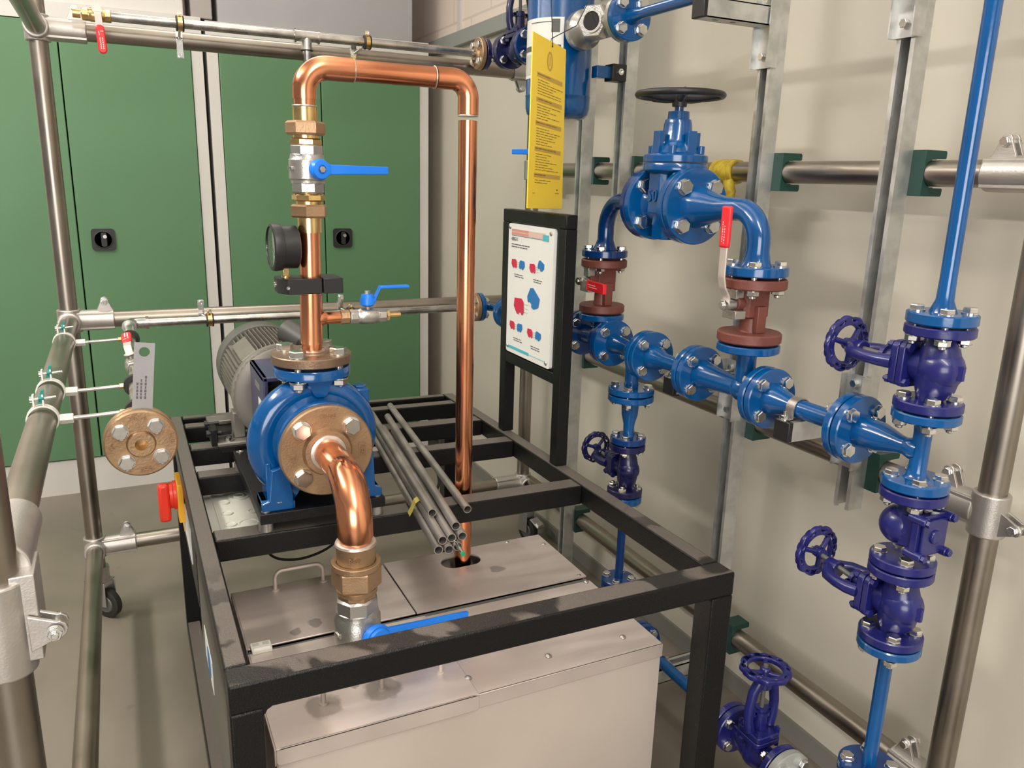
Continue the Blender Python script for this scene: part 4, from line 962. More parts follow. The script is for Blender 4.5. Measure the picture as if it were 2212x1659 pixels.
# reducing tee into the riser
RY_ = .866
def Q(z): return V(MX, RY_, z)
t6 = spool('reducing_tee', P_(.93), 'blue reducer running from the manifold into the vertical riser')
m = M().tube([P_(F[5]-.015), P_(.965), P_(.945), P_(.905), P_(RY_+.012)], [.032, .0285, .0275, .0165, .0155], 28).tube([Q(1.10), Q(1.085), Q(1.075), Q(1.01), Q(.998), Q(.992)], [.021, .016, .015, .015, .018, .024], 28)
m.tube([P_(.893), P_(.880), P_(.866)], [.0165, .020, .018], 20)
build('body', BLUE, m, t6); flange(t6, P_(F[5]), Y, RF, BLUE, -1); RFR, RBR = .0555, .0395
flange(t6, Q(1.1165), Z, RFR, BLUE, -1, .016); flange(t6, Q(.9735), Z, RFR, BLUE, 1, .018)
bolts(t6, P_(F[5]), -Y, RBC, GP/2+TF, 2*TF+GP, .013)
bolts(t6, Q(.9735), Z, RBR, .019, .040, .0125)

# handwheel: scalloped rim, three spokes, slots through the rim
def handwheel(parent, c, ax, R, mt, ns=9, th=None, spokes=3, a0=.3, dish=.35, name='handwheel'):
    ax = Vector(ax).normalized(); _, ex, ey = basis(ax); c = Vector(c); th = th or R*.23
    out = [((R*(1+.035*cos(ns*t)))*cos(t), (R*(1+.035*cos(ns*t)))*sin(t)) for t in [2*pi*i/108 for i in range(108)]]
    ri = R*.66; holes = []
    ring_in = circ(0, 0, ri, 60)
    for i in range(ns):
        t = 2*pi*(i+.5)/ns; r1 = R*.87; hw = R*.10; P = []
        for k in range(10):
            q = 2*pi*k/10; P.append(((r1+R*.042*sin(q))*cos(t+hw/r1*cos(q)), (r1+R*.042*sin(q))*sin(t+hw/r1*cos(q))))
        holes.append(P)
    m = plate(out, [ring_in]+holes, th, c, ex, ey, bev=th*.32)
    for i in range(spokes):
        t = a0+2*pi*i/spokes; d = ex*cos(t)+ey*sin(t)
        m.tube([c-ax*(R*dish*.4), c-ax*(R*dish*.3)+d*R*.35, c+d*R*.74], [R*.12, R*.105, R*.10], 12)
    m.lathe(c-ax*R*.32, ax, [(0, 0), (0, R*.20), (R*.12, R*.23), (R*.36, R*.21), (R*.42, R*.14), (R*.42, 0)], 24)
    return build(name, mt, m, parent, smooth=45)
def globe(c, ax, sd, half, rf, rbc, t, mt, wheel_at, wR, label, bulb=.036, hw_mt=None, yf=1.):
    # straight globe valve: body, square bonnet, open yoke, stem and handwheel
    c, ax, sd = Vector(c), Vector(ax).normalized(), Vector(sd).normalized(); s3_ = ax.cross(sd)
    r = thing('stop_valve', c, label, 'valve')
    m = M()
    # S shaped body: inlet sweeps to the far side, bulb, then outlet
    m.tube([c+ax*half, c+ax*half*.75, c+ax*half*.45-sd*.006, c-sd*.010, c-ax*half*.45-sd*.006, c-ax*half*.75, c-ax*half], [rf*.42, rf*.38, bulb*.80, bulb*.98, bulb*.86, rf*.38, rf*.42], 28)
    m.sphere(c-sd*.012, bulb*1.0, 28); m.lathe(c-sd*.01, sd, [(0, bulb*.9), (.028, bulb*.86), (.040, bulb*.74), (.043, bulb*.74)], 32)
    m.prism([(-.006, 0), (.006, 0), (.003, .007), (-.003, .007)], c-sd*(bulb+.010)-ax*.012, s3_, -sd, .024)
    build('body', mt, m, r)
    b0 = bulb*.74
    for k in (1, -1):
        m = M(); m.lathe(c+ax*half*k, ax*k, [(-t, rf*.4), (-t, rf-.002), (-t+.002, rf), (-.002, rf), (0, rf-.002), (0, rf*.4)], 48); build('flange', mt, m, r)
    p1 = c+sd*.030; q = bulb*.98
    m = M()
    qq = q; q = q*1.08; sq = rrect(-q, -q, q, q, q*.35)
    m.prism([(a, b) for a, b in sq], p1, s3_, ax, .012 if s3_.cross(ax).dot(sd) > 0 else -.012)
    m.prism([(a*.98, b*.98) for a, b in sq], p1+sd*.0135, s3_, ax, .014 if s3_.cross(ax).dot(sd) > 0 else -.014)
    bn = build('bonnet', mt, m, r, bevel=.002)
    for a in (-1, 1):
        for b in (-1, 1):
            o = p1+s3_*(a*q*.76)+ax*(b*q*.76); m = M().lathe(o-sd*.007, sd, [(0, .0075), (.007, .0075), (.007, .004), (.0345, .004), (.0345, .0075), (.042, .0075), (.042, .004), (.047, .004)], 6); build('bonnet_bolt', mt, m, bn)
    p2 = p1+sd*.028; wd = (Vector(wheel_at)-c).dot(sd); yl = (wd-.058-.022)*yf
    m = M().cyl(p2, p2+sd*yl*.42, q*.45, q*.38, 20)
    m.lathe(p2+sd*yl*.30, sd, [(0, q*.35), (0, q*.52), (.008, q*.52), (.008, q*.3)], 20)
    for k in (1, -1):
        d = s3_ if abs(ax.z) < .5 else s3_
        a = q*.78*k
        m.tube([p2+d*a*1.05, p2+d*(a*1.28)+sd*yl*.20, p2+d*(a*1.30)+sd*yl*.48, p2+d*(a*1.05)+sd*yl*.78, p2+d*(a*.35)+sd*yl], [.0125, .0115, .0108, .0118, .0125], 12)
        m.cyl(p2+d*(q*.62*k)+sd*yl*.33-ax*.006, p2+d*(q*.62*k)+sd*yl*.33+ax*.006, .006, n=10)
        m.box(p2+d*(q*.45*k)+sd*yl*.35, (q*.35, .012, .009), (d, ax, sd))
    m.cyl(p2+sd*yl*.82, p2+sd*(yl+.012), q*.46, q*.40, 20, .002)
    build('yoke', mt, m, r)
    m = M().cyl(p2+sd*yl*.3, Vector(wheel_at)+sd*.012, .0052, n=14); build('stem', COWL, m, r)
    handwheel(r, wheel_at, sd, wR, hw_mt or mt)
    return r
# small stop valve under tee 2
YT = 1.741
def T2(z): return V(MX, YT, z)
s2 = spool('reducer_pipe', T2(.86), 'blue reducer between two flanges above the small dark stop valve')
m = M().tube([T2(.912), T2(.88), T2(.862), T2(.835), T2(.800), T2(.79)], [.026, .0235, .0225, .0155, .0145, .019], 28)
build('body', BLUE, m, s2); flange(s2, T2(.921), Z, .0625, BLUE, -1); flange(s2, T2(.780), Z, .049, NAVY, 1, .018)
bolts(s2, T2(.921), Z, .0455, GP/2+TF, 2*TF+GP, .0125); bolts(s2, T2(.780), Z, .0345, .0195, .036, .0115)
globe(T2(.704), Z, Y, .0745, .049, .0345, .018, DARKIND, V(MX, 1.902, .716), .047, 'small midnight blue stop valve with handwheel right of the sign stand', .031)
s4 = spool('drop_pipe', T2(.5), 'thin blue drop pipe under the small dark stop valve, behind the table side bar')
m = M().tube([T2(.612), T2(.600), T2(.59), T2(.36)], [.019, .0135, .0118, .0118], 24)
build('pipe', NAVY, m, s4); flange(s4, T2(.628), Z, .049, BLUE, -1, .020)
bolts(s4, T2(.628), -Z, .0345, .0215, .040, .0115)
flange(s4, T2(.352), Z, .050, NAVY, 1, .015)
bolts(s4, T2(.352), Z, .036, .0165, .032, .0115)
# low manifold
ZL = .226
t7 = spool('flanged_tee', V(MX, 1.70, ZL), 'blue flanged tee near the floor behind the tank corner')
m = M().tube([V(MX, 1.86, ZL), V(MX, 1.63, ZL)], .0155, 24).tube([T2(ZL), T2(.345)], .0145, 24)
build('body', NAVY, m, t7); flange(t7, T2(.352), Z, .050, NAVY, -1, .015); flange(t7, V(MX, 1.62, ZL), Y, .06, NAVY, 1, .016)
s8 = spool('low_pipe', V(MX, 1.4, ZL), 'blue pipe near the floor running from the tank corner to the floor valve')
m = M().tube([V(MX, 1.605, ZL), V(MX, 1.235, ZL)], .0152, 24)
build('pipe', BLUE, m, s8); flange(s8, V(MX, 1.62, ZL), Y, .06, NAVY, -1, .016); flange(s8, V(MX, 1.232, ZL), Y, .0575, INDIGO, 1, .015)
bolts(s8, V(MX, 1.62, ZL), -Y, .043, .0175, .035, .012)
gv = globe(V(MX, 1.150, ZL), Y, Z, .0805, .0575, .042, .016, INDIGO, V(MX, 1.152, .432), .056, 'indigo stop valve with upright handwheel on the floor pipe, right of the table leg', .034)
bolts(gv, V(MX, 1.232, ZL), -Y, .042, .0175, .034, .0115)
bl = thing('blind_flange', V(MX, 1.06, ZL), 'pale cast metal flange bolted to the floor valve, bottom edge of the picture', 'flange')
m = M().lathe((MX, 1.0665, ZL), -Y, [(0, .02), (0, .056), (.002, .058), (.016, .058), (.018, .055), (.019, .03), (.034, .026), (.05, .024)], 48)
for t in (.25, .75, 1.25, 1.75): m.lathe((MX+.042*cos(pi*t), 1.05, ZL+.042*sin(pi*t)), -Y, [(0, .016), (.006, .016), (.006, 0)], 20)
build('body', IRON, m, bl); bolts(bl, V(MX, 1.0695, ZL), -Y, .042, .026, .046, .0115)
# riser on the right
s9 = spool('riser_pipe', Q(1.6), 'thin blue riser pipe leaving the picture at the top right')
m = M().tube([Q(2.35), Q(1.34), Q(1.305), Q(1.285)], [.0132, .0132, .0142, .022], 28)
build('pipe', BLUE, m, s9); flange(s9, Q(1.2645), Z, RFR, BLUE, 1, .019); bolts(s9, Q(1.2645), Z, RBR, .0205, .040, .0125)
v1 = globe(Q(1.1905), Z, Y, .0725, RFR, RBR, .0165, INDIGO, V(MX, 1.052, 1.1955), .0525, 'indigo stop valve high on the riser, handwheel in front of the strut', .038)
bolts(v1, Q(1.1165), Z, RBR, .018, .038, .0125)
ck = thing('check_valve', Q(.90), 'indigo check valve with a square bolted cover on the riser, below the manifold', 'valve')
m = M().tube([Q(.957), Q(.945), Q(.925), Q(.90), Q(.875), Q(.868)], [.022, .019, .027, .034, .024, .022], 28); m.sphere(Q(.90)+V(-.004, .012, 0), .036, 28); m.box(Q(.902)+V(0, -.02, 0), (.056, .03, .056))
build('body', INDIGO, m, ck, bevel=.001)
for z in (.957, .8705):
    m = M(); a, b = (.9720, .9545) if z > .9 else (.8265, .8435); m.lathe(Q(a), Z if b > a else -Z, [(0, .02), (0, RFR-.002), (.002, RFR), (abs(b-a)-.002, RFR), (abs(b-a), RFR-.002), (abs(b-a), .02)], 48); build('flange', INDIGO, m, ck)
q = .0385
m = M().prism(rrect(-q, -q, q, q, .009), Q(.902)+V(0, -.034, 0), X, Z, .013); m.prism(rrect(-q*.8, -q*.8, q*.8, q*.8, .006), Q(.902)+V(0, -.047, 0), X, Z, .006)
m.lathe(Q(.902)+V(0, -.052, 0), -Y, [(0, .013), (.004, .0125), (.006, .0105), (.006, 0)], 24)
cv = build('square_cover', INDIGO, m, ck, bevel=.0015)
for a in (-1, 1):
    for b in (-1, 1):
        o = Q(.902)+V(a*q*.84, -.047, b*q*.84); build('cover_bolt', INDIGO, M().cyl(o+V(0, .022, 0), o-V(0, .012, 0), .0085, n=18, ch=.001).hex(o-V(0, .012, 0), o-V(0, .018, 0), .012), cv)
v2 = globe(Q(.750), Z, Y, .0735, RFR, RBR, .0165, INDIGO, V(MX, 1.057, .7655), .0525, 'indigo stop valve low on the riser, its yoke tilted towards the table', .038, yf=.80)
bolts(v2, Q(.825), Z, RBR, .0185, .038, .0125); bolts(v2, Q(.675), Z, RBR, .018, .038, .0125)
s10 = spool('drop_pipe', Q(.55), 'blue drop pipe under the lower indigo stop valve, down to the floor')
m = M().tube([Q(.662), Q(.65), Q(.64), Q(.40)], [.02, .0145, .0132, .0132], 24)
build('pipe', BLUE, m, s10); flange(s10, Q(.675), Z, RFR, BLUE, -1, .016); flange(s10, Q(.385), Z, RFR, NAVY, 1, .016)
bolts(s10, Q(.385), Z, RBR, .0175, .035, .0125)
s11 = spool('flanged_tee', Q(.30), 'dark blue flanged pipe end at the floor under the riser')
m = M().tube([Q(.37), Q(.24)], .014, 24).tube([Q(ZL), V(MX, 1.008, ZL)], .0145, 24)
build('body', NAVY, m, s11); flange(s11, Q(.385), Z, RFR, NAVY, -1, .016)

# ------------------------------------------------------------------ red oxide ball valves
def red_valve(y, z0, z1, rf, label, lever):
    r = thing('ball_valve', (MX, y, (z0+z1)/2), label, 'valve'); t = .022
    c = lambda z: V(MX, y, z)
    for a, d in ((z0, Z), (z1, -Z)):
        m = M().lathe(c(a), d, [(0, .02), (0, rf-.003), (.003, rf), (t-.003, rf), (t, rf-.003), (t, .02)], 52); build('flange', OXIDE, m, r)
    h = z1-z0
    m = M().lathe(c(z0+t-.002), Z, [(0, .026), (.006, .0235), (h*.40-t, .0225)], 32)
    P = [(-.026, -.022), (.026, -.022), (.034, -.012), (.034, .012), (.026, .022), (-.026, .022), (-.034, .012), (-.034, -.012)]
    m.prism(P, c(z0+h*.40), X, Y, h*.60-t+.002); m.prism([(-.012, .0), (.012, 0), (.012, .020), (-.012, .020)], c(z0+t)+V(0, -.034, 0), X, Y, h*.42)
    m.cyl(c(z0+h*.62), c(z0+h*.62)+V(-.05, 0, 0), .016, n=24)
    build('body', OXIDE, m, r, bevel=.0015)
    zz = z0+h*.60
    st = build('stem_bracket', NICKEL, M().b2((MX-.062, y-.020, zz-.030), (MX-.034, y+.022, zz-.012)).b2((MX-.056, y-.010, zz+.012), (MX-.034, y+.016, zz+.045)).cyl((MX-.05, y, zz), (MX-.078, y, zz), .0105, n=20), r, bevel=.001)
    build('stem_nut', ZINC, M().hex((MX-.074, y, zz), (MX-.084, y, zz), .021).cyl((MX-.084, y, zz), (MX-.088, y, zz), .006, n=14), st)
    L, d, s_ = lever
    d = Vector(d).normalized(); n_ = Vector(s_).normalized()
    # bent flat steel lever lying in the plane of d and -x, edge on to the stem
    pts = [(0, 0), (.018, .002), (.036, .014), (.060, .020), (L-.085, .020), (L, .020)]
    def strip(pl, w_, th, a0, a1):
        m = M(); vs = []; q = V(-1, 0, 0); b_ = V(MX-.072, y, zz)
        pl = [p for p in pl if a0 <= p[0] <= a1]
        for i, (u, v) in enumerate(pl):
            u0, v0 = pl[max(i-1, 0)]; u1, v1 = pl[min(i+1, len(pl)-1)]; tg = (d*(u1-u0)+q*(v1-v0)).normalized(); nm = n_.cross(tg)
            ctr = b_+d*u+q*v
            vs += [ctr+n_*w_/2+nm*th/2, ctr-n_*w_/2+nm*th/2, ctr-n_*w_/2-nm*th/2, ctr+n_*w_/2-nm*th/2]
        k = len(pl); fs = [(3, 2, 1, 0), tuple((k-1)*4+j for j in range(4))]
        for i in range(k-1): fs += [(i*4+j, i*4+(j+1) % 4, i*4+4+(j+1) % 4, i*4+4+j) for j in range(4)]
        return m.add(vs, fs)
    dn = []
    for i in range(len(pts)-1):
        for k in range(6): a = k/6; dn.append((pts[i][0]*(1-a)+pts[i+1][0]*a, pts[i][1]*(1-a)+pts[i+1][1]*a))
    dn.append(pts[-1])
    lv = build('lever', STAIN, strip(dn, .021, .004, -.01, L-.01), r, 'flat steel lever', bevel=.001)
    g = build('grip', REDLEV, strip(dn, .027, .011, L-.088, L+.01), lv, 'red vinyl grip', bevel=.0045, seg=3)
    for k, (w_, a, b) in enumerate(((.0025, L-.075, L-.03), (.002, L-.072, L-.033))):
        m = M(); o = V(MX-.072-.020-.0058, y, zz)
        off = n_*(.003-.006*k)
        for i in range(7 if k == 0 else 9):
            u = a+(b-a)*i/8; m.box(o+d*u+off, (.0035 if i % 3 else .002, w_, .0005), (d, n_, d.cross(n_)))
        build('grip_print', mat('pink_print%d' % len(MATS), (.9, .5, .5), .5), m, lv, smooth=0)
    return r
red_valve(1.312, 1.150, 1.288, .0685, 'rust red flanged ball valve with its red lever pointing up', (.205, Z, -Y))
red_valve(1.913, 1.120, 1.268, .064, 'rust red flanged ball valve behind the sign, red lever pointing sideways', (.155, V(0, -1, -.02), Z))
# ------------------------------------------------------------------ gate valve and its two bends
GZ, GY = 1.428, 1.622
RG, RGB = .088, .062
lb = spool('flanged_bend', V(MX, 1.87, 1.38), 'blue pipe bend from the left red valve up to the gate valve')
m = M().tube([V(MX, 1.913, 1.295), V(MX, 1.913, 1.305), V(MX, 1.913, 1.322)]+arc((MX, 1.913, GZ), Z, -Y, .075, 12)+[V(MX, 1.80, GZ), V(MX, 1.755, GZ), V(MX, 1.72, GZ)], [.034, .029, .0225]+[.0225]*13+[.023, .030, .040], 32)
build('pipe', NAVY, m, lb); flange(lb, V(MX, 1.913, 1.273), Z, .064, NAVY, 1, .020); flange(lb, V(MX, 1.702, GZ), Y, RG, NAVY, 1, .018)
bolts(lb, V(MX, 1.913, 1.273), Z, .047, .0215, .045, .013)
rb = spool('flanged_bend', V(MX, 1.38, 1.38), 'blue reducer bend from the gate valve down to the right red valve')
m = M().tube([V(MX, 1.535, GZ), V(MX, 1.52, GZ), V(MX, 1.495, GZ), V(MX, 1.45, GZ), V(MX, 1.42, GZ)]+arc((MX, 1.312, GZ), -Y, -Z, .068, 12)+[V(MX, 1.312, 1.345), V(MX, 1.312, 1.322), V(MX, 1.312, 1.31)], [.055, .047, .042, .030, .0255]+[.0245]*13+[.0245, .029, .035], 36)
build('pipe', BLUE, m, rb); flange(rb, V(MX, 1.544, GZ), Y, RG, BLUE, -1, .018); flange(rb, V(MX, 1.312, 1.2925), Z, .0685, BLUE, 1, .020)
bolts(rb, V(MX, 1.544, GZ), -Y, RGB, .0195, .04, .018); bolts(rb, V(MX, 1.312, 1.2925), Z, .049, .0215, .047, .014)
m = M().tube([V(MX, 1.312, 1.352), V(MX, 1.312, 1.356)], .0262, 32)
gt = thing('gate_valve', (MX, GY, GZ), 'blue gate valve with black handwheel, above the two red valves', 'valve')
m = M()
m.lathe((MX, 1.544+GP/2, GZ), Y, [(0, .03), (0, RG-.002), (.002, RG), (.018, RG), (.020, RG-.002), (.020, .05), (.03, .044), (.10, .044), (.128, .046), (.135, .052), (.135, RG-.002), (.137, RG), (.153, RG), (.155, RG-.002), (.155, .03)], 64)
build('body', BLUE, m, gt)
m = M(); oval = lambda s: [(s*1.08*cos(t), s*.80*sin(t)) for t in [2*pi*i/48 for i in range(48)]]
m.prism([(-.044, -.032), (.044, -.032), (.058, -.02), (.058, .02), (.044, .032), (-.044, .032), (-.058, .02), (-.058, -.02)], (MX, GY, GZ-.02), X, Y, .10); m.prism([(-.03, -.032), (.03, -.032), (.04, -.02), (.04, .02), (.03, .032), (-.03, .032), (-.04, .02), (-.04, -.02)], (MX, GY, GZ-.082), X, Y, .08)
m.lathe((MX, GY, GZ+.068), Z, [(0, .05), (.01, .072), (.012, .0765), (.028, .0765), (.030, .075)], 52)
build('bonnet_seat', BLUE, m, gt, bevel=.002)
m = M().lathe((MX, GY, GZ+.100), Z, [(0, .075), (0, .0765), (.015, .0765), (.018, .072), (.022, .055), (.034, .050), (.044, .040), (.052, .036), (.088, .033), (.098, .030), (.098, .026), (.116, .025), (.118, .0)], 48)
for k in (0, 1, 2, 3):
    t = pi/4+pi/2*k; m.cyl((MX+.058*cos(t), GY+.058*sin(t), GZ+.115), (MX+.058*cos(t), GY+.058*sin(t), GZ+.138), .009, n=14, ch=.001)
for k in (-1, 1):
    m.prism([(-.012, 0), (.012, 0), (.012, .055), (-.012, .055)], (MX, GY+k*.046, GZ+.115), X, Z, .014 if k < 0 else -.014)
    m.prism([(-.012, 0), (.012, 0), (.012, .055), (-.012, .055)], (MX+k*.046, GY, GZ+.115), Y, Z, .014 if k > 0 else -.014)
build('bonnet', BLUE, m, gt, bevel=.0015)
build('stem', NAVY, M().cyl((MX, GY, GZ+.215), (MX, GY, GZ+.262), .0105, n=20), gt)
text('50', .04, V(MX-.0605, GY+.000, GZ+.02), -Y, Z, BLUE, gt, th=.003, name='cast_lettering')
wz = GZ+.253; WR = .098
m = M().lathe((MX, GY, wz), Z, [(.0078*sin(t), WR+.0085*cos(t)) for t in [2*pi*i/12 for i in range(12)]], 72, loop=True)
for i in range(5):
    t = .4+2*pi*i/5; m.tube([V(MX, GY, wz-.006), V(MX+cos(t)*WR*.5, GY+sin(t)*WR*.5, wz-.006), V(MX+cos(t)*WR*.97, GY+sin(t)*WR*.97, wz)], [.011, .0095, .0095], 12)
m.lathe((MX, GY, wz-.026), Z, [(0, 0), (0, .017), (.016, .019), (.034, .018), (.034, .006), (.042, .006), (.042, 0)], 24)
build('handwheel', BLACK, m, gt, 'black handwheel')
bolts(gt, V(MX, 1.702, GZ), -Y, RGB, .0195, .04, .018)

# ================================================================== blue vessel, card and things around it
VX, VY, VR = 1.22, 2.222, .0965
ve = thing('pressure_vessel', (VX, VY, 1.66), 'blue cylindrical vessel hanging on the wall frame behind the yellow card', 'vessel')
m = M().lathe((VX, VY, 1.655), Z, [(0, 0), (.001, VR*.72), (.005, VR*.86), (.014, VR*.95), (.030, VR*.995), (.045, VR), (.062, VR), (.0635, VR*1.012), (.066, VR*1.012), (.068, VR), (.70, VR)], 64)
build('shell', BLUE, m, ve)
def wrap(name, mt, t0, t1, z0, z1, k, parent):
    m = M(); n = 24; vs = []
    for i in range(n+1):
        t = t0+(t1-t0)*i/n
        for r_ in (VR+k, VR+k+.0006): vs += [V(VX+r_*cos(t), VY+r_*sin(t), z0), V(VX+r_*cos(t), VY+r_*sin(t), z1)]
    fs = []
    for i in range(n):
        a = i*4; b = a+4; fs += [(a+2, a+3, b+3, b+2), (a, b, b+1, a+1), (a, a+2, b+2, b), (a+1, b+1, b+3, a+3)]
    fs += [(0, 1, 3, 2), (n*4, n*4+2, n*4+3, n*4+1)]
    return build(name, mt, m.add(vs, fs), parent)
lb_ = wrap('paper_label', PAPER, 2.75, 4.32, 1.765, 1.925, .0004, ve)
wrap('label_band', INK, 2.8, 4.25, 1.838, 1.852, .0012, lb_); wrap('label_band', GREYP, 2.8, 4.25, 1.775, 1.83, .0011, lb_); wrap('label_box', INK, 3.95, 4.2, 1.885, 1.920, .0012, lb_); wrap('label_line', INK, 3.2, 4.2, 1.912, 1.914, .0015, lb_)
t = 3.52; text('AM', .013, V(VX+(VR+.0025)*cos(t), VY+(VR+.0025)*sin(t), 1.845), V(-sin(t), cos(t), 0)*1, Z, PAPER, lb_, name='lettering')
build('bracket_arm', BLUE, M().b2((VX+.07, YB_-.012, 1.772), (1.345, YB_+.02, 1.805)), ve, bevel=.002)
bk = build('bracket_foot', BLACK, M().b2((1.335, YB_-.026, 1.765), (1.3835, YB_+.020, 1.812)), ve, bevel=.002)
bolt(bk, (1.360, YB_-.026, 1.79), -Y, .010, .02, 'cap')
m = M().lathe((VX, 2.135, 1.888), -Y, [(0, .030), (.03, .030), (.03, .045)], 32); build('nozzle', BLUE, m, ve)
NZ = 1.888
sgv = thing('sight_glass', (VX, 1.97, NZ), 'nickel sight glass with a hexagon window beside the blue vessel', 'sight glass')
m = M().lathe((VX, 2.105, NZ), -Y, [(0, .04), (0, .050), (.004, .053), (.03, .053), (.04, .044), (.07, .036), (.19, .036), (.205, .050), (.2165, .050), (.2165, .03)], 44)
build('body', NICKEL, m, sgv)
hd_ = V(-.86, -.5, .0).normalized()
hn = build('hex_nut', NICKEL, M().hex(V(VX, 1.99, NZ)+hd_*.018, V(VX, 1.99, NZ)+hd_*.058, .082), sgv, bevel=.001); build('window', GLASS, M().cyl(V(VX, 1.99, NZ)+hd_*.058, V(VX, 1.99, NZ)+hd_*.0588, .024, n=30), hn)
build('window_rim', NICKEL, M().ring(V(VX, 1.99, NZ)+hd_*.058, hd_, .024, .030, .003, 30), hn)
build('steel_flange', NICKEL, M().lathe((VX, 1.884, NZ), -Y, [(0, .03), (0, .060), (.015, .060), (.015, .03)], 48), sgv)
up = spool('flanged_pipe', V(VX, 1.6, NZ), 'blue pipe with bolted flange leaving the vessel along the top edge')
m = M().tube([V(VX, 1.86, NZ), V(VX, 1.835, NZ), V(VX, 1.80, NZ), V(VX, 1.0, NZ)], [.026, .017, .0138, .0138], 28); build('pipe', BLUE, m, up)
build('flange', BLUE, M().lathe((VX, 1.866, NZ), -Y, [(0, .02), (0, .060), (.016, .060), (.018, .058), (.018, .02)], 48), up)
bolts(up, V(VX, 1.866, NZ), -Y, .043, .018, .035, .0145)
dvv = ball_valve((VX, VY, 1.56), Z, .07, .016, 'little blue lever valve under the vessel, hidden behind the yellow card', (-.8, -.6, 0))
build('drain_pipe', BLUE, M().cyl((VX, VY, 1.59), (VX, VY, 1.662), .010, n=18), dvv)
hdv = V(-.8, -.6, 0).normalized()
lever_handle(dvv, V(VX, VY, 1.56)+hdv*.03, hdv, V(-.62, .785, 0), .13, .016, .016, LEVER, .004, .006)
# yellow card on its string
td = V(.77, .64, 0).normalized(); tn = V(.64, -.77, 0).normalized()
yl = thing('instruction_card', (.99, 1.86, 1.41), 'yellow printed instruction card hanging on a thin black string', 'card')
# card corners lie in one upright plane through A, running along td
A = V(.930, 1.826, 0)
def card(u, z, k=0.): return A+td*u+Z*z+tn*k
m = M().add([card(-.0015, 1.8212), card(-.004, 1.4085), card(.2398, 1.401), card(.221, 1.812)]+[card(-.0015, 1.8212, -.003), card(-.004, 1.4085, -.003), card(.2398, 1.401, -.003), card(.221, 1.812, -.003)], [(0, 1, 2, 3), (7, 6, 5, 4), (0, 4, 5, 1), (1, 5, 6, 2), (2, 6, 7, 3), (3, 7, 4, 0)])
cb = build('card', YELLOW, m, yl, bevel=.0008)
def cp(u, v, k=.0006):
    t = card(-.0015+u*.2225, 1.8212-.0092*u, k); b = card(-.004+u*.2438, 1.4085-.0075*u, k); return t.lerp(b, v)
def cbox(name, u0, v0, u1, v1, mt, k=.0006):
    m = M().add([cp(u0, v0, k), cp(u0, v1, k), cp(u1, v1, k), cp(u1, v0, k)]+[cp(u0, v0, k-.0004), cp(u0, v1, k-.0004), cp(u1, v1, k-.0004), cp(u1, v0, k-.0004)], [(0, 1, 2, 3), (7, 6, 5, 4), (0, 4, 5, 1), (1, 5, 6, 2), (2, 6, 7, 3), (3, 7, 4, 0)])
    return build(name, mt, m, cb, smooth=0)
m = M(); vs = []
for i in range(28):
    t = 2*pi*i/28; vs += [cp(.5+.085*cos(t), .118+.056*sin(t), .0006), cp(.5+.05*cos(t), .118+.043*sin(t), .0006)]
m.add(vs, [(2*i, (2*i+2) % 56, (2*i+3) % 56, 2*i+1) for i in range(28)]); build('ring_emblem', TBAND, m, cb, smooth=0); cbox('emblem_bar', .485, .09, .515, .146, TBAND)
rr = random.Random(3)
def tline(v, u0, L, h=.0045):
    u = u0
    while u < u0+L-.02:
        l = min(.05+.09*rr.random(), u0+L-u); cbox('text_line', u, v, u+l, v+h, TINK); u += l+.018
for v0, n in ((.205, 6), (.345, 6), (.480, 7), (.630, 7), (.785, 2)):
    cbox('heading_band', .14, v0, .90, v0+.026, TBAND); tline(v0+.007, .16, .3+.3*rr.random(), .007)
    for i in range(n): tline(v0+.040+i*.0155, .17, .30+.45*rr.random())
cbox('footer_dot', .80, .875, .84, .882, INK); tline(.898, .76, .12); tline(.905, .12, .06)
st = M().tube([cp(.55, .030, .002), cp(.55, .02, -.004), cp(.57, -.02, -.004), V(1.09, 1.90, 1.86), V(1.20, 2.0, 1.98), V(1.22, 2.115, 2.10)], .0012, 8).tube([cp(.55, .030, .002), cp(.54, .03, .003), V(1.06, 2.0, 2.02), V(1.118, 2.19, 2.12)], .0012, 8)
build('string', BLACK, st, yl)

# ================================================================== galvanised small bore pipes
YG = 2.705
def gpipe(pts, label, r=.0134): return tag(build('galvanised_pipe', GPIPE, M().tube(pts, r, 24)), label, 'pipe')
ZG1, ZG2 = 1.893, 1.012
gp = spool('galvanised_pipe', V(.6, YG, ZG1), 'thin galvanised pipe above the upper back rail, with a tee behind the copper loop')
m = M().tube([V(.03, YG, ZG1), V(1.16, YG, ZG1)], .0134, 24); build('pipe', GPIPE, m, gp)
m = M().tube([V(.545, YG, ZG1), V(.617, YG, ZG1)], .0165, 24)
for x in (.545, .617): m.ring((x-.003, YG, ZG1), X, .012, .0205, .006, 24)
m.tube([V(.581, YG, ZG1), V(.581, YG, ZG1-.034)], .0155, 20).ring((.581, YG, ZG1-.04), Z, .012, .019, .007, 24); tee = build('tee', GPIPE, m, gp)
build('gasket', RUBBER, M().ring((.581, YG, ZG1-.043), Z, .012, .0185, .004, 24), tee); build('branch', GPIPE, M().tube([V(.581, YG, ZG1-.04), V(.581, YG, 1.60)], .0134, 20), gp)
def bronze_flange(parent, x, y, z, d):
    m = M().lathe((x, y, z), d, [(0, .02), (0, .0505), (.002, .0525), (.014, .0525), (.016, .050), (.016, .024), (.024, .021), (.024, .013)], 44)
    return build('bronze_flange', BRONZE, m, parent, 'bronze threaded flange')
bronze_flange(gp, 1.178, YG, ZG1, -X); bolts(gp, V(1.178, YG, ZG1), -X, .0375, .016, .036, .0125)
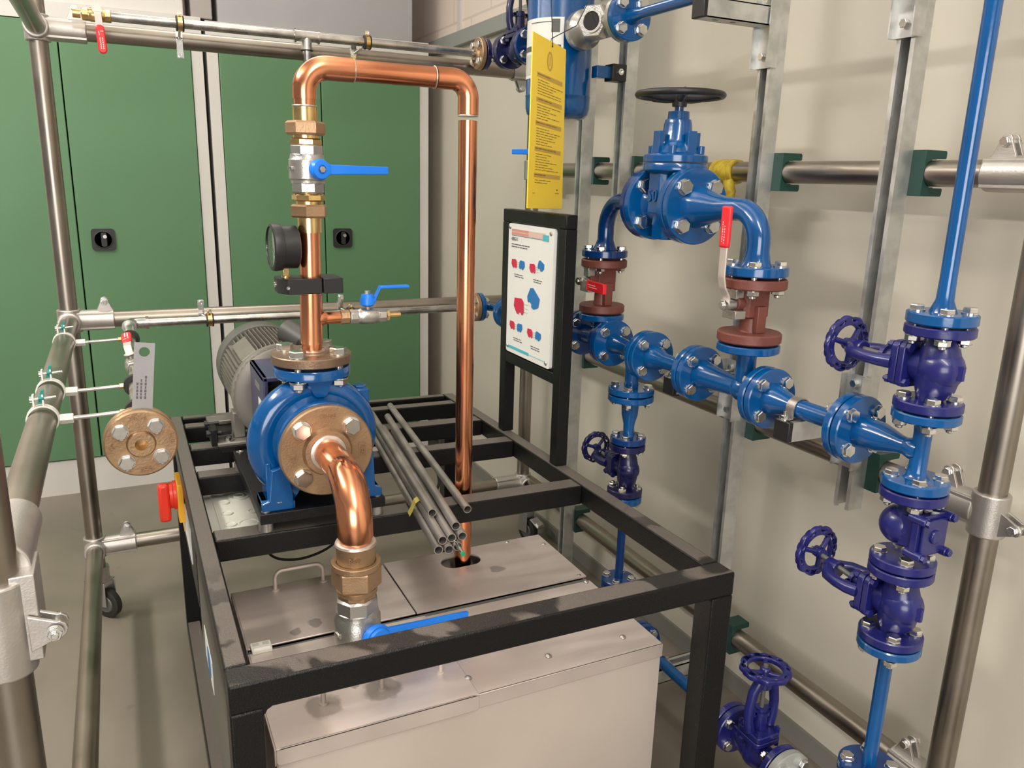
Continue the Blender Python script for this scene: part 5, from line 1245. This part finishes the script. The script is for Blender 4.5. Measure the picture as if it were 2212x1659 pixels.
def elbow(zc, nav, label, yf):
    r = spool('flanged_elbow', V(1.22, YG, zc), label)
    m = M().tube([V(1.19, YG, zc), V(1.197, YG, zc)]+arc((1.235, YG, zc), X, -Y, .035, 8)+[V(1.235, yf+.02, zc)], .0145, 22); build('body', nav, m, r)
    build('flange', nav, M().lathe((1.181, YG, zc), X, [(0, .02), (0, .050), (.002, .0525), (.014, .0525), (.016, .050), (.016, .02)], 44), r)
    build('flange', nav, M().lathe((1.235, yf+.0015, zc), Y, [(0, .02), (0, .055), (.002, .0575), (.015, .0575), (.017, .055), (.017, .02)], 44), r)
    bolts(r, V(1.235, yf, zc), -Y, .042, .0185, .037, .0125); return r
elbow(ZG1, DARKIND, 'midnight blue flanged elbow joining the upper galvanised pipe to its valve', 2.60)
uv = globe(V(1.235, 2.525, ZG1), Y, Z, .0735, .0575, .042, .017, DARKIND, V(1.235, 2.525, ZG1+.21), .055, 'midnight blue stop valve left of the blue vessel, cut off by the picture top', .036)
vs_ = spool('flanged_pipe', V(1.23, 2.4, ZG1), 'short dark flanged nozzle joining the upper valve to the blue vessel')
build('body', NAVY, M().tube([V(1.235, 2.43, ZG1), V(1.225, 2.30, ZG1)], .0145, 20), vs_)
build('flange', NAVY, M().lathe((1.235, 2.4485, ZG1), -Y, [(0, .02), (0, .055), (.002, .0575), (.015, .0575), (.017, .055), (.017, .02)], 44), vs_)
bolts(vs_, V(1.235, 2.45, ZG1), -Y, .042, .0185, .037, .0125)
bv = ball_valve((-.005, YG, ZG1), X, .075, .0165, 'brass ball valve with red lever at the left end of the upper galvanised pipe', (0, -1, .25), BRASS)
def red_lever(parent, piv, ax, d, L=.115):
    lv = lever_handle(parent, piv, ax, d, L*.45, .017, .019, STAIN, .016, .0025); ax, d = Vector(ax).normalized(), Vector(d).normalized()
    s = ax.cross(d); o = Vector(piv)+d*L*.36+ax*.016
    m = M().prism(rrect(0, -.0115, L*.66, .0115, .011), o-ax*.004, d, s, .008); g = build('grip', REDLEV, m, lv, 'red vinyl grip', bevel=.003)
    for k in (-.003, .003):
        m = M()
        for i in range(6): m.box(o+d*(L*.32+i*.0052)+s*k+ax*.0045, (.0035, .0028, .0004), (d, s, ax))
        build('grip_print', PAPER, m, g, smooth=0)
    m = M().box(o+d*L*.16+ax*.0045+s*.004, (.002, .008, .0004), (d, s, ax)).box(o+d*L*.21+ax*.0045-s*.004, (.010, .002, .0004), (d, s, ax)); build('grip_print', PAPER, m, g, smooth=0)
    return lv
red_lever(bv, V(-.002, YG-.030, ZG1+.010), (0, -1, .1), (.05, .0, -1))
build('pipe_stub', BRASS, M().cyl((-.045, YG, ZG1), (-.065, YG, ZG1), .012, n=20), bv)
def clip(x, z, label, strap_dir, tilt=0.):
    # rubber lined clip on the small pipe with a strap round the rail behind
    r = thing('pipe_clip', (x, YG, z), label, 'pipe clip')
    build('rubber_ring', RUBBER, M().lathe((x-.011, YG, z), X, [(0, .0134), (0, .021), (.004, .0225), (.004, .019), (.018, .019), (.018, .0225), (.022, .021), (.022, .0134)], 32, loop=True), r)
    build('brass_band', BRASS, M().ring((x-.0065, YG, z), X, .0185, .0208, .013, 32).b2((x-.006, YG-.004, z+.0195), (x+.006, YG+.004, z+.034)), r); bolt(r, (x, YG-.005, z+.028), -Y, .006, .012, 'cap')
    zr_ = ZU if z > 1.5 else ZM
    m = M().ring((x+tilt-.009, YBK, zr_), X, RT, RT+.002, .018, 36); e = 1 if strap_dir > 0 else -1
    m.box((x+tilt, YBK-RT-.004, zr_+e*(RT+.012)-e*.01), (.018, .003, .055)).box((x+tilt, YBK-RT-.006, zr_+e*(RT+.020)), (.02, .006, .016))
    build('rail_strap', ZINC, m, r, bevel=.0006); bolt(r, (x+tilt, YBK-RT-.009, zr_+e*(RT+.02)), -Y, .007, .016, 'cap')
    build('spacer_rod', ZINC, M().cyl((x, YG+.018, z-(.006 if z > 1.5 else 0)), (x+tilt, YBK-RT, zr_+.004), .004, n=12), r)
    return r
clip(.213, ZG1, 'brass and rubber clip on the upper galvanised pipe near its red lever', -1)
clip(.775, ZG1, 'brass and rubber clip on the upper galvanised pipe above the copper loop', 1, -.03)
gp2 = spool('galvanised_pipe', V(.6, YG, ZG2), 'thin galvanised pipe in front of the middle back rail')
m = M().tube([V(.04, YG, ZG2), V(1.16, YG, ZG2)], .0134, 24); build('pipe', GPIPE, m, gp2)
bronze_flange(gp2, 1.178, YG, ZG2, -X); bolts(gp2, V(1.178, YG, ZG2), -X, .0375, .016, .036, .0125)
elbow(ZG2+.0, BLUE, 'blue flanged elbow at the end of the middle galvanised pipe, left of the sign', 2.545)
bk2 = spool('flanged_pipe', V(1.23, 2.3, MZ), 'blue flanged pipe behind the sign, leading to the first manifold tee')
m = M().tube([V(1.235, 2.53, ZG2), V(1.235, 2.45, ZG2), V(MX, 2.10, MZ), P_(F[0]+.01)], .0165, 22); build('pipe', BLUE, m, bk2); flange(bk2, P_(F[0]), Y, RF, NAVY, 1)
build('flange', BLUE, M().lathe((1.235, 2.5435, ZG2), -Y, [(0, .02), (0, .055), (.002, .0575), (.015, .0575), (.017, .055), (.017, .02)], 44), bk2)
clip(.240, ZG2, 'brass and rubber clip on the middle galvanised pipe, left of the motor', 1, -.02)
clip(.70, ZG2, 'clip strapped round the middle back rail behind the small blue lever', 1, -.02)
# pipe running towards the viewer on the left, with spade and bronze flange
GX = .004
gl = spool('galvanised_pipe', V(GX, 2.3, ZG2), 'galvanised pipe with elbow, pointing at the viewer left of the table')
m = M().tube([V(GX, YG-.02, ZG2), V(GX, 2.17, ZG2)], .0134, 24).tube([V(GX, 2.05, ZG2), V(GX, 1.52, ZG2-.002)], .0134, 24); build('pipe', GPIPE, m, gl)
m = M().tube([V(.055, YG, ZG2), V(.03, YG, ZG2)]+arc((GX, YG, ZG2), -X, -Y, .024, 8)+[V(GX, YG-.05, ZG2)], .0172, 24).ring((.052, YG, ZG2), X, .013, .0205, .008, 24).ring((GX, YG-.054, ZG2), Y, .013, .0205, .008, 24); build('elbow', GPIPE, m, gl)
lv2 = ball_valve((GX, 2.11, ZG2), Y, .09, .017, 'ball valve with red grip on the pipe behind the blanking plate', (-.2, 0, 1), NICKEL)
red_lever(lv2, V(GX-.006, 2.11, ZG2+.028), (-.2, 0, 1), (0, .97, .12))
sf = thing('spade_flange', V(GX, 1.49, ZG2), 'bronze flange pair with four bolts facing the viewer, left of the table', 'flange')
FZ, FY, RB_ = 1.0085, 1.482, .0605
m = M().lathe((GX, FY+.016, FZ), -Y, [(0, .012), (0, RB_-.003), (.003, RB_), (.013, RB_), (.016, RB_-.003), (.016, .0245), (.0175, .0235), (.021, .0225), (.022, .0215), (.022, .0105), (.0, .0105)], 64, loop=True)
b1 = build('bronze_flange', BRONZE, m, sf, 'bronze flange with cast lettering'); build('bronze_flange', BRONZE, M().lathe((GX, FY+.021, FZ), Y, [(0, .012), (0, RB_-.003), (.003, RB_), (.013, RB_), (.016, RB_-.003), (.016, .022), (.03, .020), (.03, .012)], 64), sf)
build('bore', BRASS, M().lathe((GX, FY-.004, FZ), Y, [(0, .0105), (.03, .0095), (.03, 0), (.032, 0), (.032, .0106), (.0, .0106)], 32, loop=True), b1)
for i in range(4):
    t = pi/4+.10+i*pi/2; q = V(GX+.0405*cos(t), FY, FZ+.0405*sin(t))
    o_ = link('nut', bolt_mesh(.0132, .04, 'bolt'), q, sf, rot=Vector((0, -1, 0)).to_track_quat('Z', 'Y'))
    build('stud_end', ZINC, M().cyl(q-Y*.010, q-Y*.0155, .0058, n=16, ch=.001), o_)
stamp(b1, 'PN16', (GX-.002, FY, FZ+.047), -Y, Z, .012, False); stamp(b1, 'I', (GX-.002, FY, FZ+.033), -Y, Z, .008, False)
stamp(b1, 'RG5', (GX+.006, FY, FZ-.047), -Y, -Z, .012, False); stamp(b1, '1/2"', (GX-.048, FY, FZ-.004), -Y, (-.8, 0, .6), .012, False); stamp(b1, 'DRG', (GX+.050, FY, FZ+.006), -Y, X, .010)
bpz = FZ+.058
_a = R_(6.5); PX_, PZ_ = V(cos(_a), 0, -sin(_a)), V(sin(_a), 0, cos(_a)); po = V(GX, FY+.0185, FZ)
m = plate(rrect(-.0165, .028, .0165, .178, .001), [circ(.0, .162, .0088, 24)], .003, po, PX_, PZ_)
sd = build('blanking_plate', mat('bead_blasted_steel', (.36, .35, .36), .5, .5, var=.05, vscale=30), m, sf, 'grey steel plate with one hole', bevel=.0004)
for k, (x, n) in enumerate(((-.009, 5), (-.003, 6), (.004, 7))):
    m = M()
    for i in range(n): m.box(po+PX_*x+PZ_*(.080+i*.0062)-Y*.0020, (.0032-.001*(i % 2), .0006, .0045), (PX_, Y, PZ_))
    build('stamped_marks', INK, m, sd, smooth=0)
for y, nm in ((2.455, 'farthest from the viewer'), (1.905, 'middle of the three'), (1.69, 'nearest the bronze flange')):
    r = thing('standoff_clamp', V(XL, y, ZM), 'white pipe ring with green nut on the left middle rail, %s' % nm, 'pipe ring', 'white rings on the left rail')
    build('ring', WHITE, M().ring((XL, y-.008, ZM-.003), Y, RT, RT+.0028, .016, 40), r)
    m = M().box((XL-.012, y, ZM+RT+.010), (.003, .014, .022)).box((XL+.004, y, ZM+RT+.010), (.003, .014, .022)); build('ring_ear', WHITE, m, r)
    build('green_nut', GREENWING, M().hex((XL-.003, y, ZM+RT+.014), (XL+.006, y, ZM+RT+.014), .015).box((XL+.001, y, ZM+RT+.016), (.006, .009, .028), (X, Y, V(.3, 0, 1).normalized())), r, 'green wing nut', bevel=.001)
    build('bolt', ZINC, M().cyl((XL-.018, y, ZM+RT+.012), (XL+.026, y, ZM+RT+.014), .0026, n=12).cyl((XL-.018, y, ZM+RT+.012), (XL-.012, y, ZM+RT+.012), .006, n=16), r)
    build('socket', WHITE, M().hex((XL+RT+.002, y, ZM-.006), (XL+RT+.026, y, ZM-.006), .017), r)
    build('threaded_rod', ZINC, M().cyl((XL+RT+.02, y, ZM-.006), (GX-.026, y, ZG2), .0042, n=14), r)
    build('brass_nut', BRASS, M().hex((GX-.032, y, ZG2), (GX-.0225, y, ZG2), .013), r)
    build('rubber_ring', RUBBER, M().lathe((GX, y-.009, ZG2), Y, [(0, .0134), (0, .024), (.018, .024), (.018, .0134)], 32, loop=True), r)
